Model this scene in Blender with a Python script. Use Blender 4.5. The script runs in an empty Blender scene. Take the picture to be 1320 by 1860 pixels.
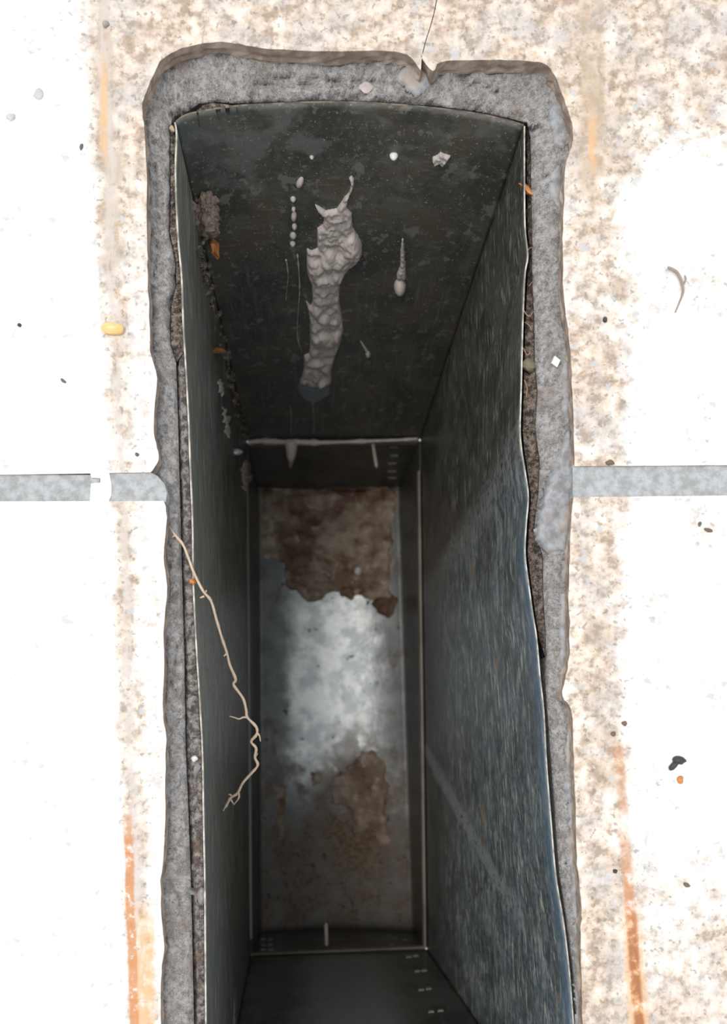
import bpy, math, random
from mathutils import Vector, noise
from mathutils.bvhtree import BVHTree
random.seed(7)
SC = bpy.context.scene
COL = SC.collection

# ------------------------------------------------------------------ camera, sky, sun, exposure
H = 0.26                 # phone held 26 cm above the paving, pointing straight down
F = 1342.0               # focal length in pixels of the 1320x1860 frame
CX, CY = 580.0, 1350.0   # pixel straight below the lens (the photograph is an off-centre crop)
cd = bpy.data.cameras.new('camera')
cd.sensor_width = 36.0
cd.sensor_fit = 'AUTO'
cd.lens = F / 1860.0 * 36.0
cd.shift_x = (660.0 - CX) / 1860.0
cd.shift_y = (CY - 930.0) / 1860.0
cd.clip_start = 0.005
cd.clip_end = 50
cd.dof.use_dof = True
cd.dof.focus_distance = 0.295
cd.dof.aperture_fstop = 11.0
cam = bpy.data.objects.new('camera', cd)
COL.objects.link(cam)
cam.location = (0, 0, H)
SC.camera = cam

w = bpy.data.worlds.new('sky')
SC.world = w
w.use_nodes = True
bg = w.node_tree.nodes['Background']
bg.inputs[0].default_value = (0.91, 0.95, 1.0, 1)
bg.inputs[1].default_value = 1.05

sd = bpy.data.lights.new('sun', 'SUN')
sd.energy = 1.9
sd.angle = math.radians(35)
sd.color = (1.0, 0.95, 0.88)
sun = bpy.data.objects.new('sun', sd)
COL.objects.link(sun)
sun.location = (-1, 0.2, 2)
sun.rotation_euler = Vector((0.36, -0.02, -1.0)).to_track_quat('-Z', 'Y').to_euler()

SC.view_settings.view_transform = 'Standard'
SC.view_settings.look = 'None'
SC.view_settings.exposure = 0.0
SC.view_settings.gamma = 1.0
SC.view_settings.use_curve_mapping = False

# ------------------------------------------------------------------ measuring helpers
PXM = F / H              # pixels per metre on the paving surface
def P(px, py, z=0.0):
    k = (H - z) / F
    return Vector(((px - CX) * k, (CY - py) * k, z))
def lerp(a, b, t): return a + (b - a) * t
def resample(pts, n):
    pts = [Vector((p[0], p[1])) for p in pts]
    L = [0.0]
    for a, b in zip(pts, pts[1:]): L.append(L[-1] + (b - a).length)
    out = []; j = 0
    for i in range(n):
        s = L[-1] * i / (n - 1)
        while j < len(L) - 2 and L[j + 1] < s: j += 1
        t = (s - L[j]) / max(1e-9, L[j + 1] - L[j])
        out.append(pts[j].lerp(pts[j + 1], t))
    return out
def smooth_pts(pts, k=6):
    """Catmull-Rom through px points"""
    out = []
    n = len(pts)
    for i in range(n - 1):
        p0 = Vector(pts[max(i - 1, 0)]); p1 = Vector(pts[i]); p2 = Vector(pts[i + 1]); p3 = Vector(pts[min(i + 2, n - 1)])
        for j in range(k):
            t = j / k
            out.append(0.5 * ((2 * p1) + (p2 - p0) * t + (2 * p0 - 5 * p1 + 4 * p2 - p3) * t * t + (3 * p1 - p0 - 3 * p2 + p3) * t ** 3))
    out.append(Vector(pts[-1]))
    return out
def fbm(x, y, z=0.0, o=4):
    return noise.fractal(Vector((x, y, z)), 1.0, 2.0, o)
def segdist(p, pl):
    best = 1e9
    for a, b in zip(pl, pl[1:]):
        ax, ay = a[0], a[1]; bx, by = b[0], b[1]
        dx, dy = bx - ax, by - ay
        t = max(0.0, min(1.0, ((p[0] - ax) * dx + (p[1] - ay) * dy) / (dx * dx + dy * dy + 1e-9)))
        d = math.hypot(p[0] - ax - dx * t, p[1] - ay - dy * t)
        if d < best: best = d
    return best
def inside(p, poly):
    x, y = p; c = False; n = len(poly); j = n - 1
    for i in range(n):
        xi, yi = poly[i][0], poly[i][1]; xj, yj = poly[j][0], poly[j][1]
        if (yi > y) != (yj > y) and x < (xj - xi) * (y - yi) / (yj - yi) + xi: c = not c
        j = i
    return c
def sstep(a, b, x):
    t = max(0.0, min(1.0, (x - a) / (b - a)))
    return t * t * (3 - 2 * t)

# ------------------------------------------------------------------ object helpers
def mesh_obj(name, verts, faces, mats, parent=None, smooth=False, fmat=None, keep_origin=False):
    verts = [Vector(v) for v in verts]
    if keep_origin or not verts:
        org = Vector((0, 0, 0))
    else:
        xs = [v.x for v in verts]; ys = [v.y for v in verts]; zs = [v.z for v in verts]
        org = Vector(((min(xs) + max(xs)) / 2, (min(ys) + max(ys)) / 2, min(zs)))
    me = bpy.data.meshes.new(name)
    me.from_pydata([v - org for v in verts], [], faces)
    if not isinstance(mats, (list, tuple)): mats = [mats]
    for m in mats: me.materials.append(m)
    if fmat:
        for p, i in zip(me.polygons, fmat): p.material_index = i
    if smooth:
        me.polygons.foreach_set('use_smooth', [True] * len(me.polygons))
    me.update()
    o = bpy.data.objects.new(name, me)
    COL.objects.link(o)
    if parent is not None:
        o.parent = parent
        pw = Vector((0, 0, 0)); q = parent
        while q is not None: pw += q.location; q = q.parent
        o.location = org - pw
    else:
        o.location = org
    return o
def empty(name, loc):
    o = bpy.data.objects.new(name, None)
    o.empty_display_size = 0.02
    COL.objects.link(o)
    o.location = loc
    return o
def tag(o, label=None, cat=None, group=None, kind=None):
    if label: o['label'] = label
    if cat: o['category'] = cat
    if group: o['group'] = group
    if kind: o['kind'] = kind
    return o
BV = []
def world_verts(o):
    pw = Vector((0, 0, 0)); q = o
    while q is not None: pw += q.location; q = q.parent
    return [v.co + pw for v in o.data.vertices]
def solid(o):
    BV.append(BVHTree.FromPolygons(world_verts(o), [tuple(p.vertices) for p in o.data.polygons]))
    return o
EYE = Vector((0, 0, H))
def hit(px, py):
    d = (P(px, py, 0) - EYE).normalized()
    best = None
    for b in BV:
        loc, nor, idx, dist = b.ray_cast(EYE, d)
        if loc is not None and (best is None or dist < best[2]):
            if nor.dot(d) > 0: nor = -nor
            best = (loc, nor, dist)
    if best is None: return P(px, py, 0), Vector((0, 0, 1))
    return best[0], best[1]
def frame(px, py, s=3.0):
    c, n = hit(px, py)
    def onplane(qx, qy):
        d = (P(qx, qy, 0) - EYE)
        t = (c - EYE).dot(n) / d.dot(n)
        return EYE + d * t
    du = (onplane(px + s, py) - onplane(px - s, py)) / (2 * s)
    dv = (onplane(px, py + s) - onplane(px, py - s)) / (2 * s)
    return c, n, du, dv

# ------------------------------------------------------------------ shader mini language
TREE = None
class S:
    def __init__(s, k): s.k = k
    def __add__(a, b): return M('ADD', a, b)
    __radd__ = __add__
    def __sub__(a, b): return M('SUBTRACT', a, b)
    def __rsub__(a, b): return M('SUBTRACT', b, a)
    def __mul__(a, b): return M('MULTIPLY', a, b)
    __rmul__ = __mul__
    def __truediv__(a, b): return M('DIVIDE', a, b)
def put(inp, v):
    if isinstance(v, S): TREE.links.new(v.k, inp)
    else: inp.default_value = v
def M(op, a, b=0.0, c=None):
    n = TREE.nodes.new('ShaderNodeMath'); n.operation = op
    put(n.inputs[0], a); put(n.inputs[1], b)
    if c is not None: put(n.inputs[2], c)
    return S(n.outputs[0])
def AB(a): return M('ABSOLUTE', a)
def MX(a, b): return M('MAXIMUM', a, b)
def MN(a, b): return M('MINIMUM', a, b)
def step(a, b, x):
    """smoothstep: 0 at a, 1 at b"""
    n = TREE.nodes.new('ShaderNodeMapRange'); n.interpolation_type = 'SMOOTHSTEP'
    put(n.inputs[0], x)
    if a <= b: v = (a, b, 0.0, 1.0)
    else: v = (b, a, 1.0, 0.0)
    for i in range(4): n.inputs[i + 1].default_value = v[i]
    return S(n.outputs[0])
def band(c, half, soft, x):
    return step(half + soft, half, AB(x - c))
def xyz():
    g = TREE.nodes.new('ShaderNodeNewGeometry')
    s = TREE.nodes.new('ShaderNodeSeparateXYZ')
    TREE.links.new(g.outputs['Position'], s.inputs[0])
    return S(s.outputs[0]) * 1000.0, S(s.outputs[1]) * 1000.0, S(s.outputs[2]) * 1000.0   # millimetres
def vec(x, y, z):
    n = TREE.nodes.new('ShaderNodeCombineXYZ')
    put(n.inputs[0], x); put(n.inputs[1], y); put(n.inputs[2], z)
    return S(n.outputs[0])
def NZ(v, scale, detail=4.0, rough=0.55, dist=0.0):
    n = TREE.nodes.new('ShaderNodeTexNoise')
    put(n.inputs['Vector'], v)
    n.inputs['Scale'].default_value = scale
    n.inputs['Detail'].default_value = detail
    n.inputs['Roughness'].default_value = rough
    n.inputs['Distortion'].default_value = dist
    return S(n.outputs[0])
def VO(v, scale):
    n = TREE.nodes.new('ShaderNodeTexVoronoi')
    put(n.inputs['Vector'], v); n.inputs['Scale'].default_value = scale
    return S(n.outputs['Distance'])
def mixc(a, b, f):
    n = TREE.nodes.new('ShaderNodeMix'); n.data_type = 'RGBA'
    put(n.inputs[0], f)
    for s, v in ((n.inputs[6], a), (n.inputs[7], b)):
        if isinstance(v, S): TREE.links.new(v.k, s)
        else: s.default_value = (v[0], v[1], v[2], 1)
    return S(n.outputs[2])
def bump(h, strength=0.5, dist=0.001):
    n = TREE.nodes.new('ShaderNodeBump')
    n.inputs['Strength'].default_value = strength
    n.inputs['Distance'].default_value = dist
    put(n.inputs['Height'], h)
    return S(n.outputs[0])
def mat(name, build):
    global TREE
    m = bpy.data.materials.new(name); m.use_nodes = True
    TREE = m.node_tree
    b = TREE.nodes['Principled BSDF']
    r = build()
    for k, v in r.items():
        i = b.inputs[k]
        if isinstance(v, S): TREE.links.new(v.k, i)
        elif isinstance(v, tuple): i.default_value = (*v, 1)
        else: i.default_value = v
    return m

# ------------------------------------------------------------------ materials
def m_tile():
    x, y, z = xyz()
    v = vec(x, y, z)
    px = x * (PXM / 1000) + CX; py = CY - y * (PXM / 1000)
    n1 = NZ(v, 0.55, 6, 0.65); n2 = NZ(v, 0.12, 4, 0.6); n3 = NZ(v, 1.1, 4, 0.6); n4 = NZ(v, 0.035, 3, 0.5)
    wob = (NZ(v, 0.06, 3) - 0.5)
    # where the old grating frame stood: two long dirty lines beside the slot
    xl = 186.0 + py * 0.037 + wob * 40.0
    xr = 1070.0 + wob * 50.0
    lf = step(0.40, 0.58, n2)
    n5 = NZ(v, 0.20, 5, 0.62); n6 = NZ(v, 0.085, 4, 0.6)
    left = band(0.0, 9.0, 26.0, px - xl) * (0.3 + 0.6 * lf) + band(0.0, 30.0, 80.0, px - xl - 30.0) * 0.5 * step(800.0, 200.0, py) + band(0.0, 20.0, 50.0, px - xl - 40.0) * 0.35
    right = band(0.0, 28.0, 60.0, px - xr - 8.0) * (0.62 + 0.45 * lf)
    top = step(420.0, 60.0, py) * step(150.0, 300.0, px) * 1.0 + step(260.0, 20.0, py) * 0.3
    low = step(1450.0, 1800.0, py) * step(1040.0, 1150.0, px) * 0.75
    dens = MN(left + right + top + low, 1.15)
    dens = dens + 0.30 * step(0.44, 0.60, n4) * step(600.0, 1100.0, px) + 0.10 * step(0.5, 0.6, n4)
    amt = dens * (0.72 + (n5 - 0.5) * 2.6 + (n6 - 0.5) * 2.2 + (n1 - 0.5) * 1.2) - 0.10
    amt = MN(MX(MX(amt, (dens - 0.45) * (0.4 + (n6 - 0.5) * 2.0)), 0.0), 1.0)
    dark = step(0.53, 0.66, n5 * 0.65 + n1 * 0.35 + dens * 0.04) * MN(dens, 1.0)
    tan = mixc((0.60, 0.465, 0.355), (0.44, 0.325, 0.235), step(0.35, 0.65, n5))
    tan = mixc(tan, (0.50, 0.47, 0.45), step(0.47, 0.6, NZ(v, 0.05, 3)) * 0.85)
    white = mixc((0.90, 0.885, 0.86), (0.86, 0.87, 0.89), n4)
    c = mixc(white, mixc((0.74, 0.62, 0.50), (0.62, 0.54, 0.475), step(0.42, 0.58, n6)), MN(dens * (0.75 + (n5 - 0.5) * 1.6), 0.9))
    c = mixc(c, tan, amt * 0.8)
    c = mixc(c, (0.31, 0.235, 0.175), dark * 0.72)
    fleck = step(0.635, 0.675, NZ(v, 0.38, 3, 0.55) + MN(dens, 0.8) * 0.035)
    c = mixc(c, (0.22, 0.18, 0.15), fleck * MN(dens * 0.6 + 0.22, 0.6))
    fl2 = step(0.63, 0.66, NZ(v, 0.22, 3, 0.5)) * step(0.47, 0.55, n4)
    c = mixc(c, (0.50, 0.51, 0.53), fl2 * 0.8)
    # grey-brown drag lines
    st = NZ(vec(x * 0.6, y * 0.10, 0.0), 0.9, 3)
    c = mixc(c, (0.50, 0.41, 0.33), band(0.0, 8.0, 12.0, px - xl - 2.0) * step(560.0, 380.0, py) * (0.45 + 0.55 * lf) * 0.75)
    c = mixc(c, (0.47, 0.36, 0.26), band(0.0, 14.0, 16.0, px - 1075.0 - wob * 14.0) * step(420.0, 300.0, py) * (0.4 + 0.6 * lf) * 0.7)
    c = mixc(c, (0.58, 0.52, 0.48), band(0.0, 4.0, 9.0, px - xl - 2.0) * step(0.36, 0.56, st) * 0.75)
    # rust
    rl = band(0.0, 5.0, 6.0, px - (232.0 + (py - 1500.0) * 0.035) - wob * 8.0) * step(1430.0, 1560.0, py) * step(0.30, 0.45, NZ(v, 0.4, 3))
    rl2 = band(0.0, 13.0, 9.0, px - 264.0) * step(1610.0, 1720.0, py) * (0.55 + 0.45 * st)
    ll = band(0.0, 4.0, 5.0, px - 190.0 - wob * 12.0) * band(200.0, 50.0, 70.0, py) * 0.8
    rr = band(0.0, 2.0, 9.0, px - (1076.0 + wob * 10.0)) * band(258.0, 30.0, 35.0, py) * 0.8
    cx = 1122.0 + (py - 1350.0) * 0.075
    rs = band(0.0, 5.0, 8.0, px - cx - wob * 10.0) * step(1335.0, 1370.0, py) * (0.45 + 0.4 * step(1500.0, 1700.0, py))
    rs2 = band(0.0, 9.0, 18.0, px - cx) * step(1560.0, 1760.0, py) * (0.5 + 0.5 * st)
    c = mixc(c, (0.70, 0.42, 0.20), MN((rl2 + ll + rs2 + rr) * step(0.30, 0.56, n5 * 0.5 + st * 0.5), 0.88))
    c = mixc(c, (0.56, 0.235, 0.08), MN((rl + rs) * step(0.28, 0.52, n5), 0.85))
    c = mixc(c, (0.30, 0.115, 0.05), rs * step(1540.0, 1760.0, py) * step(0.42, 0.56, NZ(v, 0.2, 4)) * 0.9)
    # cut faces of the tile body are raw brown-grey fired clay
    g = TREE.nodes.new('ShaderNodeNewGeometry')
    s = TREE.nodes.new('ShaderNodeSeparateXYZ'); TREE.links.new(g.outputs['True Normal'], s.inputs[0])
    side = step(0.92, 0.6, S(s.outputs[2]))
    c = mixc(c, mixc((0.40, 0.315, 0.25), (0.25, 0.19, 0.15), step(0.38, 0.62, NZ(v, 0.2, 4))), side)
    return {'Base Color': c, 'Roughness': 0.75, 'Normal': bump(n1 * 0.6 + n3 * 0.4, 0.25, 0.0006)}

def m_concrete():
    x, y, z = xyz(); v = vec(x, y, z)
    n1 = NZ(v, 0.9, 6, 0.7); n2 = NZ(v, 0.1, 4, 0.6); n3 = NZ(v, 2.2, 3, 0.6)
    n4 = NZ(v, 0.32, 5, 0.65)
    c = mixc((0.31, 0.29, 0.275), (0.65, 0.62, 0.60), step(0.40, 0.60, n1 * 0.5 + n4 * 0.5))
    c = mixc(c, (0.36, 0.285, 0.235), step(0.5, 0.62, n2) * 0.55)
    c = mixc(c, (0.68, 0.68, 0.70), step(0.55, 0.64, n3) * 0.65)
    c = mixc(c, (0.07, 0.065, 0.06), step(0.43, 0.34, n3) * step(0.58, 0.45, n4) * 0.7)
    return {'Base Color': c, 'Roughness': 0.5, 'Normal': bump(n1 * 0.7 + n3 * 0.4 + n4, 1.0, 0.002)}

def m_mortar_grey():
    x, y, z = xyz(); v = vec(x, y, z)
    n = NZ(v, 0.25, 5, 0.6)
    return {'Base Color': mixc(mixc((0.20, 0.195, 0.195), (0.34, 0.35, 0.37), step(0.35, 0.65, n)), (0.36, 0.30, 0.25), step(0.55, 0.68, NZ(v, 0.11, 3)) * 0.7), 'Roughness': 0.5, 'Normal': bump(n, 0.5, 0.0012)}

def m_grout():
    x, y, z = xyz(); v = vec(x, y, z)
    n = NZ(v, 0.3, 5, 0.65); n2 = NZ(v, 1.4, 3)
    c = mixc((0.31, 0.315, 0.315), (0.46, 0.475, 0.485), step(0.35, 0.65, n))
    c = mixc(c, (0.36, 0.31, 0.26), step(0.62, 0.7, n2) * 0.5)
    return {'Base Color': c, 'Roughness': 0.85, 'Normal': bump(n2 + n, 0.5, 0.0008)}
def m_whitefill():
    x, y, z = xyz(); v = vec(x, y, z)
    return {'Base Color': mixc((0.93, 0.92, 0.9), (0.86, 0.86, 0.86), NZ(v, 0.3, 4)), 'Roughness': 0.75}

def plastic(kind):
    def f():
        x, y, z = xyz(); v = vec(x, y, z)
        n1 = NZ(v, 0.05, 5, 0.6); n2 = NZ(v, 0.35, 5, 0.65); n3 = NZ(v, 1.0, 2)
        base = mixc((0.040, 0.040, 0.035), (0.080, 0.079, 0.069), step(0.38, 0.62, n1))
        base = mixc(base, (0.115, 0.115, 0.103), step(0.50, 0.66, n2) * 0.6)
        rough = 0.42
        if kind == 'far':
            base = mixc(base, (0.13, 0.125, 0.105), 0.22)
            # pale dusty smears near the top, long downward dribble lines, specks
            sm = step(0.49, 0.60, NZ(vec(x * 0.7, y, z), 0.07, 5, 0.6)) * step(-90.0, -15.0, z)
            c = mixc(base, (0.18, 0.182, 0.165), sm * 0.6)
            c = mixc(c, (0.125, 0.145, 0.138), step(-25.0, -45.0, x) * step(-40.0, -8.0, z) * 0.55)
            dr = step(0.57, 0.66, NZ(vec(x, y, z * 0.05), 0.5, 2)) * step(-40.0, -120.0, z)
            c = mixc(c, (0.15, 0.145, 0.13), dr * 0.5)
            c = mixc(c, (0.105, 0.08, 0.052), step(0.53, 0.64, NZ(v, 0.05, 4)) * 0.55)
            hs = step(0.58, 0.68, NZ(vec(x * 0.14, y, z), 0.75, 2)) * 0.5
            c = mixc(c, (0.17, 0.168, 0.15), hs * step(0.45, 0.6, n1))
            c = mixc(c, (0.40, 0.38, 0.32), step(0.655, 0.70, n3) * 0.6)
            c = mixc(c, (0.22, 0.215, 0.19), step(0.60, 0.64, NZ(v, 0.16, 4, 0.6)) * 0.6)
        elif kind == 'right':
            # bluer, paler zone towards the near end; scratches run along the wall
            wob = (NZ(v, 0.05, 3) - 0.5) * 26.0
            edge = step(118.0, 98.0, y + wob + z * 0.03)
            up = step(-255.0, -140.0, z + wob)
            pat = step(0.40, 0.58, NZ(v, 0.06, 4, 0.6))
            sc = NZ(vec(x, y * 0.16 + z * 0.06, z * 0.8 - y * 0.03), 0.36, 6, 0.75)
            sc2 = NZ(vec(x, y * 0.15 - z * 0.02, z + y * 0.02), 0.62, 3, 0.6)
            bl = mixc((0.080, 0.106, 0.120), (0.150, 0.180, 0.192), step(0.38, 0.62, n2))
            c = mixc(base, bl, MN(edge * (0.35 + 0.65 * up), 1.0) * (0.5 + 0.5 * pat))
            c = mixc(c, (0.34, 0.365, 0.36), step(0.50, 0.60, sc) * (0.15 + edge * 0.62) * (0.12 + 0.88 * up) * (0.35 + 0.65 * pat))
            c = mixc(c, (0.46, 0.46, 0.40), step(0.56, 0.62, sc2) * (0.45 + edge * 0.4) * (0.12 + 0.88 * up) * step(0.40, 0.60, NZ(v, 0.09, 3)))
            c = mixc(c, (0.035, 0.037, 0.034), step(0.48, 0.36, sc) * 0.5 * up * (1.0 - pat * 0.6))
            ln = AB((y + 62.0) + (z + 100.0) * 0.34 + wob * 0.4)
            c = mixc(c, (0.27, 0.30, 0.31), step(9.0, 3.0, ln) * step(-40.0, -110.0, z) * step(0.35, 0.5, n2) * 0.9)
            pl = AB((y - 110.0) - z * 0.02 + wob)
            c = mixc(c, (0.24, 0.25, 0.24), step(16.0, 2.0, pl) * step(0.38, 0.56, n2) * 0.6)
            c = mixc(c, (0.11, 0.17, 0.23), step(-24.0, -10.0, z) * step(110.0, 60.0, y) * 0.6)  # bluish sky light painted onto the strip below the rim
            ru = step(0.655, 0.69, NZ(vec(x, y * 0.4, z), 0.11, 4)) * edge * step(0.5, 0.6, n1)
            c = mixc(c, (0.34, 0.16, 0.05), ru * 0.8)
            rough = 0.38
        elif kind == 'left':
            sc = NZ(vec(x, y * 0.09 + z * 0.02, z), 0.55, 4, 0.6)
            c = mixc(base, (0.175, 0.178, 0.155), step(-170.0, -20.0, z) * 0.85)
            c = mixc(c, (0.34, 0.34, 0.29), step(0.50, 0.62, sc) * 0.65)
            c = mixc(c, (0.11, 0.14, 0.17), step(-60.0, -15.0, z) * step(60.0, -20.0, y) * step(0.45, 0.6, n1) * 0.5)
        else:
            c = mixc(base, (0.085, 0.088, 0.08), step(0.45, 0.62, n1) * 0.5)
            c = mixc(c, (0.20, 0.19, 0.16), step(0.66, 0.70, n3) * 0.6)
            # pale gloss on the middle of the near end wall, painted into the colour
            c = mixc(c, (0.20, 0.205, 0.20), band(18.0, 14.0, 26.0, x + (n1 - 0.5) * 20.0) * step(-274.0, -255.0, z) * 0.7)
            rough = 0.34
        return {'Base Color': c, 'Roughness': M('ADD', step(0.2, 0.8, n2) * 0.22, rough - 0.1), 'Normal': bump(n2, 0.12, 0.0006)}
    return f
def m_pale_edge():
    x, y, z = xyz(); v = vec(x, y, z)
    return {'Base Color': mixc((0.22, 0.20, 0.17), (0.62, 0.58, 0.50), step(0.35, 0.65, NZ(v, 0.2, 4))), 'Roughness': 0.6}
def m_dark_edge():
    x, y, z = xyz(); v = vec(x, y, z)
    return {'Base Color': mixc((0.07, 0.055, 0.04), (0.17, 0.14, 0.105), step(0.4, 0.6, NZ(v, 0.2, 4))), 'Roughness': 0.6}

def m_trough():
    x, y, z = xyz(); v = vec(x, y, z)
    k = PXM / 1000 / 2.42
    px = x * k + CX; py = CY - y * k
    n1 = NZ(v, 0.06, 5, 0.6); n2 = NZ(v, 0.3, 4, 0.6)
    wob = (n1 - 0.5) * 90.0
    zinc = mixc((0.34, 0.37, 0.38), (0.56, 0.58, 0.58), step(0.38, 0.62, NZ(v, 0.07, 4)))
    # darker grey along both haunches, brown silt film towards the near end
    film = MX(step(545.0, 500.0, px + wob * 0.5), step(672.0, 722.0, px + wob * 0.4))
    film = MX(film * 0.62, step(1350.0, 1500.0, py + wob * 1.3) * 0.8)
    c = mixc(zinc, mixc((0.17, 0.18, 0.175), (0.135, 0.115, 0.09), step(1300.0, 1600.0, py)), film)
    q1 = (px - 650.0) / 85.0; q2 = (py - 1490.0) / 170.0
    near = step(1.25, 0.4, M('SQRT', q1 * q1 + q2 * q2) + wob * 0.012)
    rust = step(0.50, 0.60, NZ(v, 0.05, 5, 0.65)) * step(1340.0, 1440.0, py + wob)
    rust = MX(rust * 0.75, near * step(0.36, 0.52, NZ(v, 0.06, 4, 0.6)))
    rust = MX(rust, step(0.55, 0.63, NZ(vec(x, y * 0.4, z), 0.09, 4)) * film)
    c = mixc(c, mixc((0.11, 0.058, 0.026), (0.24, 0.16, 0.10), step(0.35, 0.65, n2)), rust * 0.85)
    c = mixc(c, (0.05, 0.045, 0.035), step(0.69, 0.72, NZ(v, 0.13, 2)) * 0.85)
    rough = 0.34 + film * 0.3 + rust * 0.2 + n2 * 0.08
    met = 0.7 - film * 0.55
    return {'Base Color': c, 'Roughness': rough, 'Metallic': MX(met - rust * 0.6, 0.0), 'Normal': bump(n1 + n2 * 0.3, 0.25, 0.0025)}
def m_mud():
    x, y, z = xyz(); v = vec(x, y, z)
    n1 = NZ(v, 0.06, 5, 0.6); n2 = NZ(v, 0.35, 4)
    c = mixc((0.19, 0.125, 0.078), (0.38, 0.29, 0.22), step(0.38, 0.62, n1))
    c = mixc(c, (0.13, 0.06, 0.025), step(0.49, 0.60, NZ(v, 0.035, 4)) * 0.8)
    c = mixc(c, (0.48, 0.41, 0.34), step(0.60, 0.66, NZ(v, 0.12, 4)) * 0.65)
    return {'Base Color': c, 'Roughness': 0.5, 'Normal': bump(n1 + n2 * 0.4, 0.5, 0.003)}
def m_tanmud():
    x, y, z = xyz(); v = vec(x, y, z)
    return {'Base Color': mixc((0.28, 0.22, 0.15), (0.56, 0.48, 0.38), step(0.35,0.65,NZ(v, 0.12, 4))), 'Roughness': 0.7, 'Normal': bump(NZ(v, 0.3, 4), 0.4, 0.002)}
def m_soil():
    x, y, z = xyz(); v = vec(x, y, z)
    n1 = NZ(v, 0.5, 6, 0.7); n2 = NZ(v, 1.6, 3)
    c = mixc((0.05, 0.036, 0.028), (0.32, 0.25, 0.20), step(0.40, 0.64, n1))
    c = mixc(c, (0.46, 0.41, 0.36), step(0.58, 0.65, n2) * 0.6)
    return {'Base Color': c, 'Roughness': 0.9, 'Normal': bump(n1 + n2, 0.8, 0.0015)}
def m_greysoil():
    x, y, z = xyz(); v = vec(x, y, z)
    n1 = NZ(v, 0.35, 6, 0.7); n2 = NZ(v, 1.4, 3)
    c = mixc((0.10, 0.088, 0.08), (0.42, 0.385, 0.36), step(0.40, 0.62, n1))
    c = mixc(c, (0.16, 0.10, 0.07), step(0.52, 0.66, NZ(v, 0.12, 4)) * 0.8)
    c = mixc(c, (0.05, 0.045, 0.04), step(0.4, 0.3, n2) * 0.6)
    return {'Base Color': c, 'Roughness': 0.9, 'Normal': bump(n1 + n2, 0.8, 0.0015)}
def m_mortar():
    x, y, z = xyz(); v = vec(x, y, z)
    n = NZ(v, 0.25, 4); n2 = NZ(v, 0.9, 3)
    c = mixc((0.44, 0.375, 0.33), (0.64, 0.575, 0.525), n)
    c = mixc(c, (0.2, 0.17, 0.15), step(0.70, 0.75, n2) * 0.7)
    return {'Base Color': c, 'Roughness': 0.55, 'Normal': bump(n + n2 * 0.3, 0.2, 0.0008)}
def flat(c, r=0.6, var=0.25, sc=0.4):
    def f():
        x, y, z = xyz(); v = vec(x, y, z)
        n = NZ(v, sc, 4)
        return {'Base Color': mixc(tuple(q * (1 - var) for q in c), tuple(min(1, q * (1 + var)) for q in c), n), 'Roughness': r,
                'Normal': bump(n, 0.3, 0.0006)}
    return f
TILE = mat('stained_pale_tile', m_tile)
CONC = mat('broken_concrete', m_concrete)
MGREY = mat('smooth_grey_mortar', m_mortar_grey)
GROUT = mat('grey_grout', m_grout)
WFILL = mat('white_filler', m_whitefill)
PFAR = mat('dark_plastic_dribbled', plastic('far'))
PRIGHT = mat('dark_plastic_scratched', plastic('right'))
PLEFT = mat('dark_plastic_scuffed', plastic('left'))
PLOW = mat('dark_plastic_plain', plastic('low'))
PEDGE = mat('pale_cut_plastic_edge', m_pale_edge)
DEDGE = mat('dull_cut_plastic_edge', m_dark_edge)
TROUGH = mat('silted_zinc_metal', m_trough)
MUD = mat('brown_mud', m_mud)
TANMUD = mat('tan_silt', m_tanmud)
SOIL = mat('brown_soil', m_soil)
GSOIL = mat('grey_gritty_soil', m_greysoil)
MORTAR = mat('pale_mortar', m_mortar)
FILM = mat('thin_blue_grey_slurry', flat((0.17, 0.195, 0.21), 0.35))
ROOT = mat('pale_root', flat((0.58, 0.45, 0.33), 0.6))
ORANGE = mat('orange_brick', flat((0.55, 0.22, 0.07), 0.6))
AMBER = mat('amber_stone', flat((0.82, 0.52, 0.22), 0.22, 0.3, 0.25))
WSTONE = mat('white_stone', flat((0.80, 0.78, 0.74), 0.5, 0.1))
DARKBIT = mat('dark_debris', flat((0.035, 0.038, 0.04), 0.6))
BROWNBIT = mat('brown_debris', flat((0.16, 0.115, 0.085), 0.7))
STEEL = mat('zinc_screw', flat((0.50, 0.46, 0.38), 0.45, 0.3, 0.6))

# ------------------------------------------------------------------ outlines measured on the paving (pixels)
A_LEFT = [(273, 858), (287, 837), (287, 820), (280, 787), (280, 740), (285, 687), (273, 640), (272, 597), (268, 500), (267, 433), (265, 300),
          (262, 233), (258, 200), (263, 173), (277, 140), (290, 113), (310, 97), (330, 88), (384, 77), (425, 78), (473, 87), (555, 92), (636, 93),
          (691, 92), (739, 99), (764, 128)]
A_RIGHT = [(764, 103), (786, 128), (800, 112), (855, 109), (923, 109), (970, 112), (994, 119), (1011, 147), (1028, 191), (1040, 233), (1038, 267), (1027, 300),
           (1024, 360), (1022, 433), (1022, 500), (1026, 560), (1033, 613), (1037, 663), (1040, 730), (1042, 780), (1043, 847)]
B_LEFT = [(297, 910), (303, 940), (297, 1013), (303, 1063), (297, 1147), (298, 1200), (296, 1299), (301, 1331), (300, 1395), (300, 1484), (295, 1573),
          (291, 1608), (295, 1679), (298, 1725), (293, 1768), (292, 1849), (298, 1950), (292, 2060), (300, 2150), (330, 2210)]
B_RIGHT = [(1041, 903), (1037, 947), (1035, 1013), (1033, 1080), (1034, 1147), (1033, 1197), (1028, 1225), (1022, 1264), (1038, 1292), (1041, 1360), (1043, 1413),
           (1045, 1466), (1047, 1555), (1052, 1601), (1056, 1661), (1054, 1697), (1056, 1803), (1058, 1849), (1062, 1950), (1068, 2060), (1062, 2150), (1040, 2210)]
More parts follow.
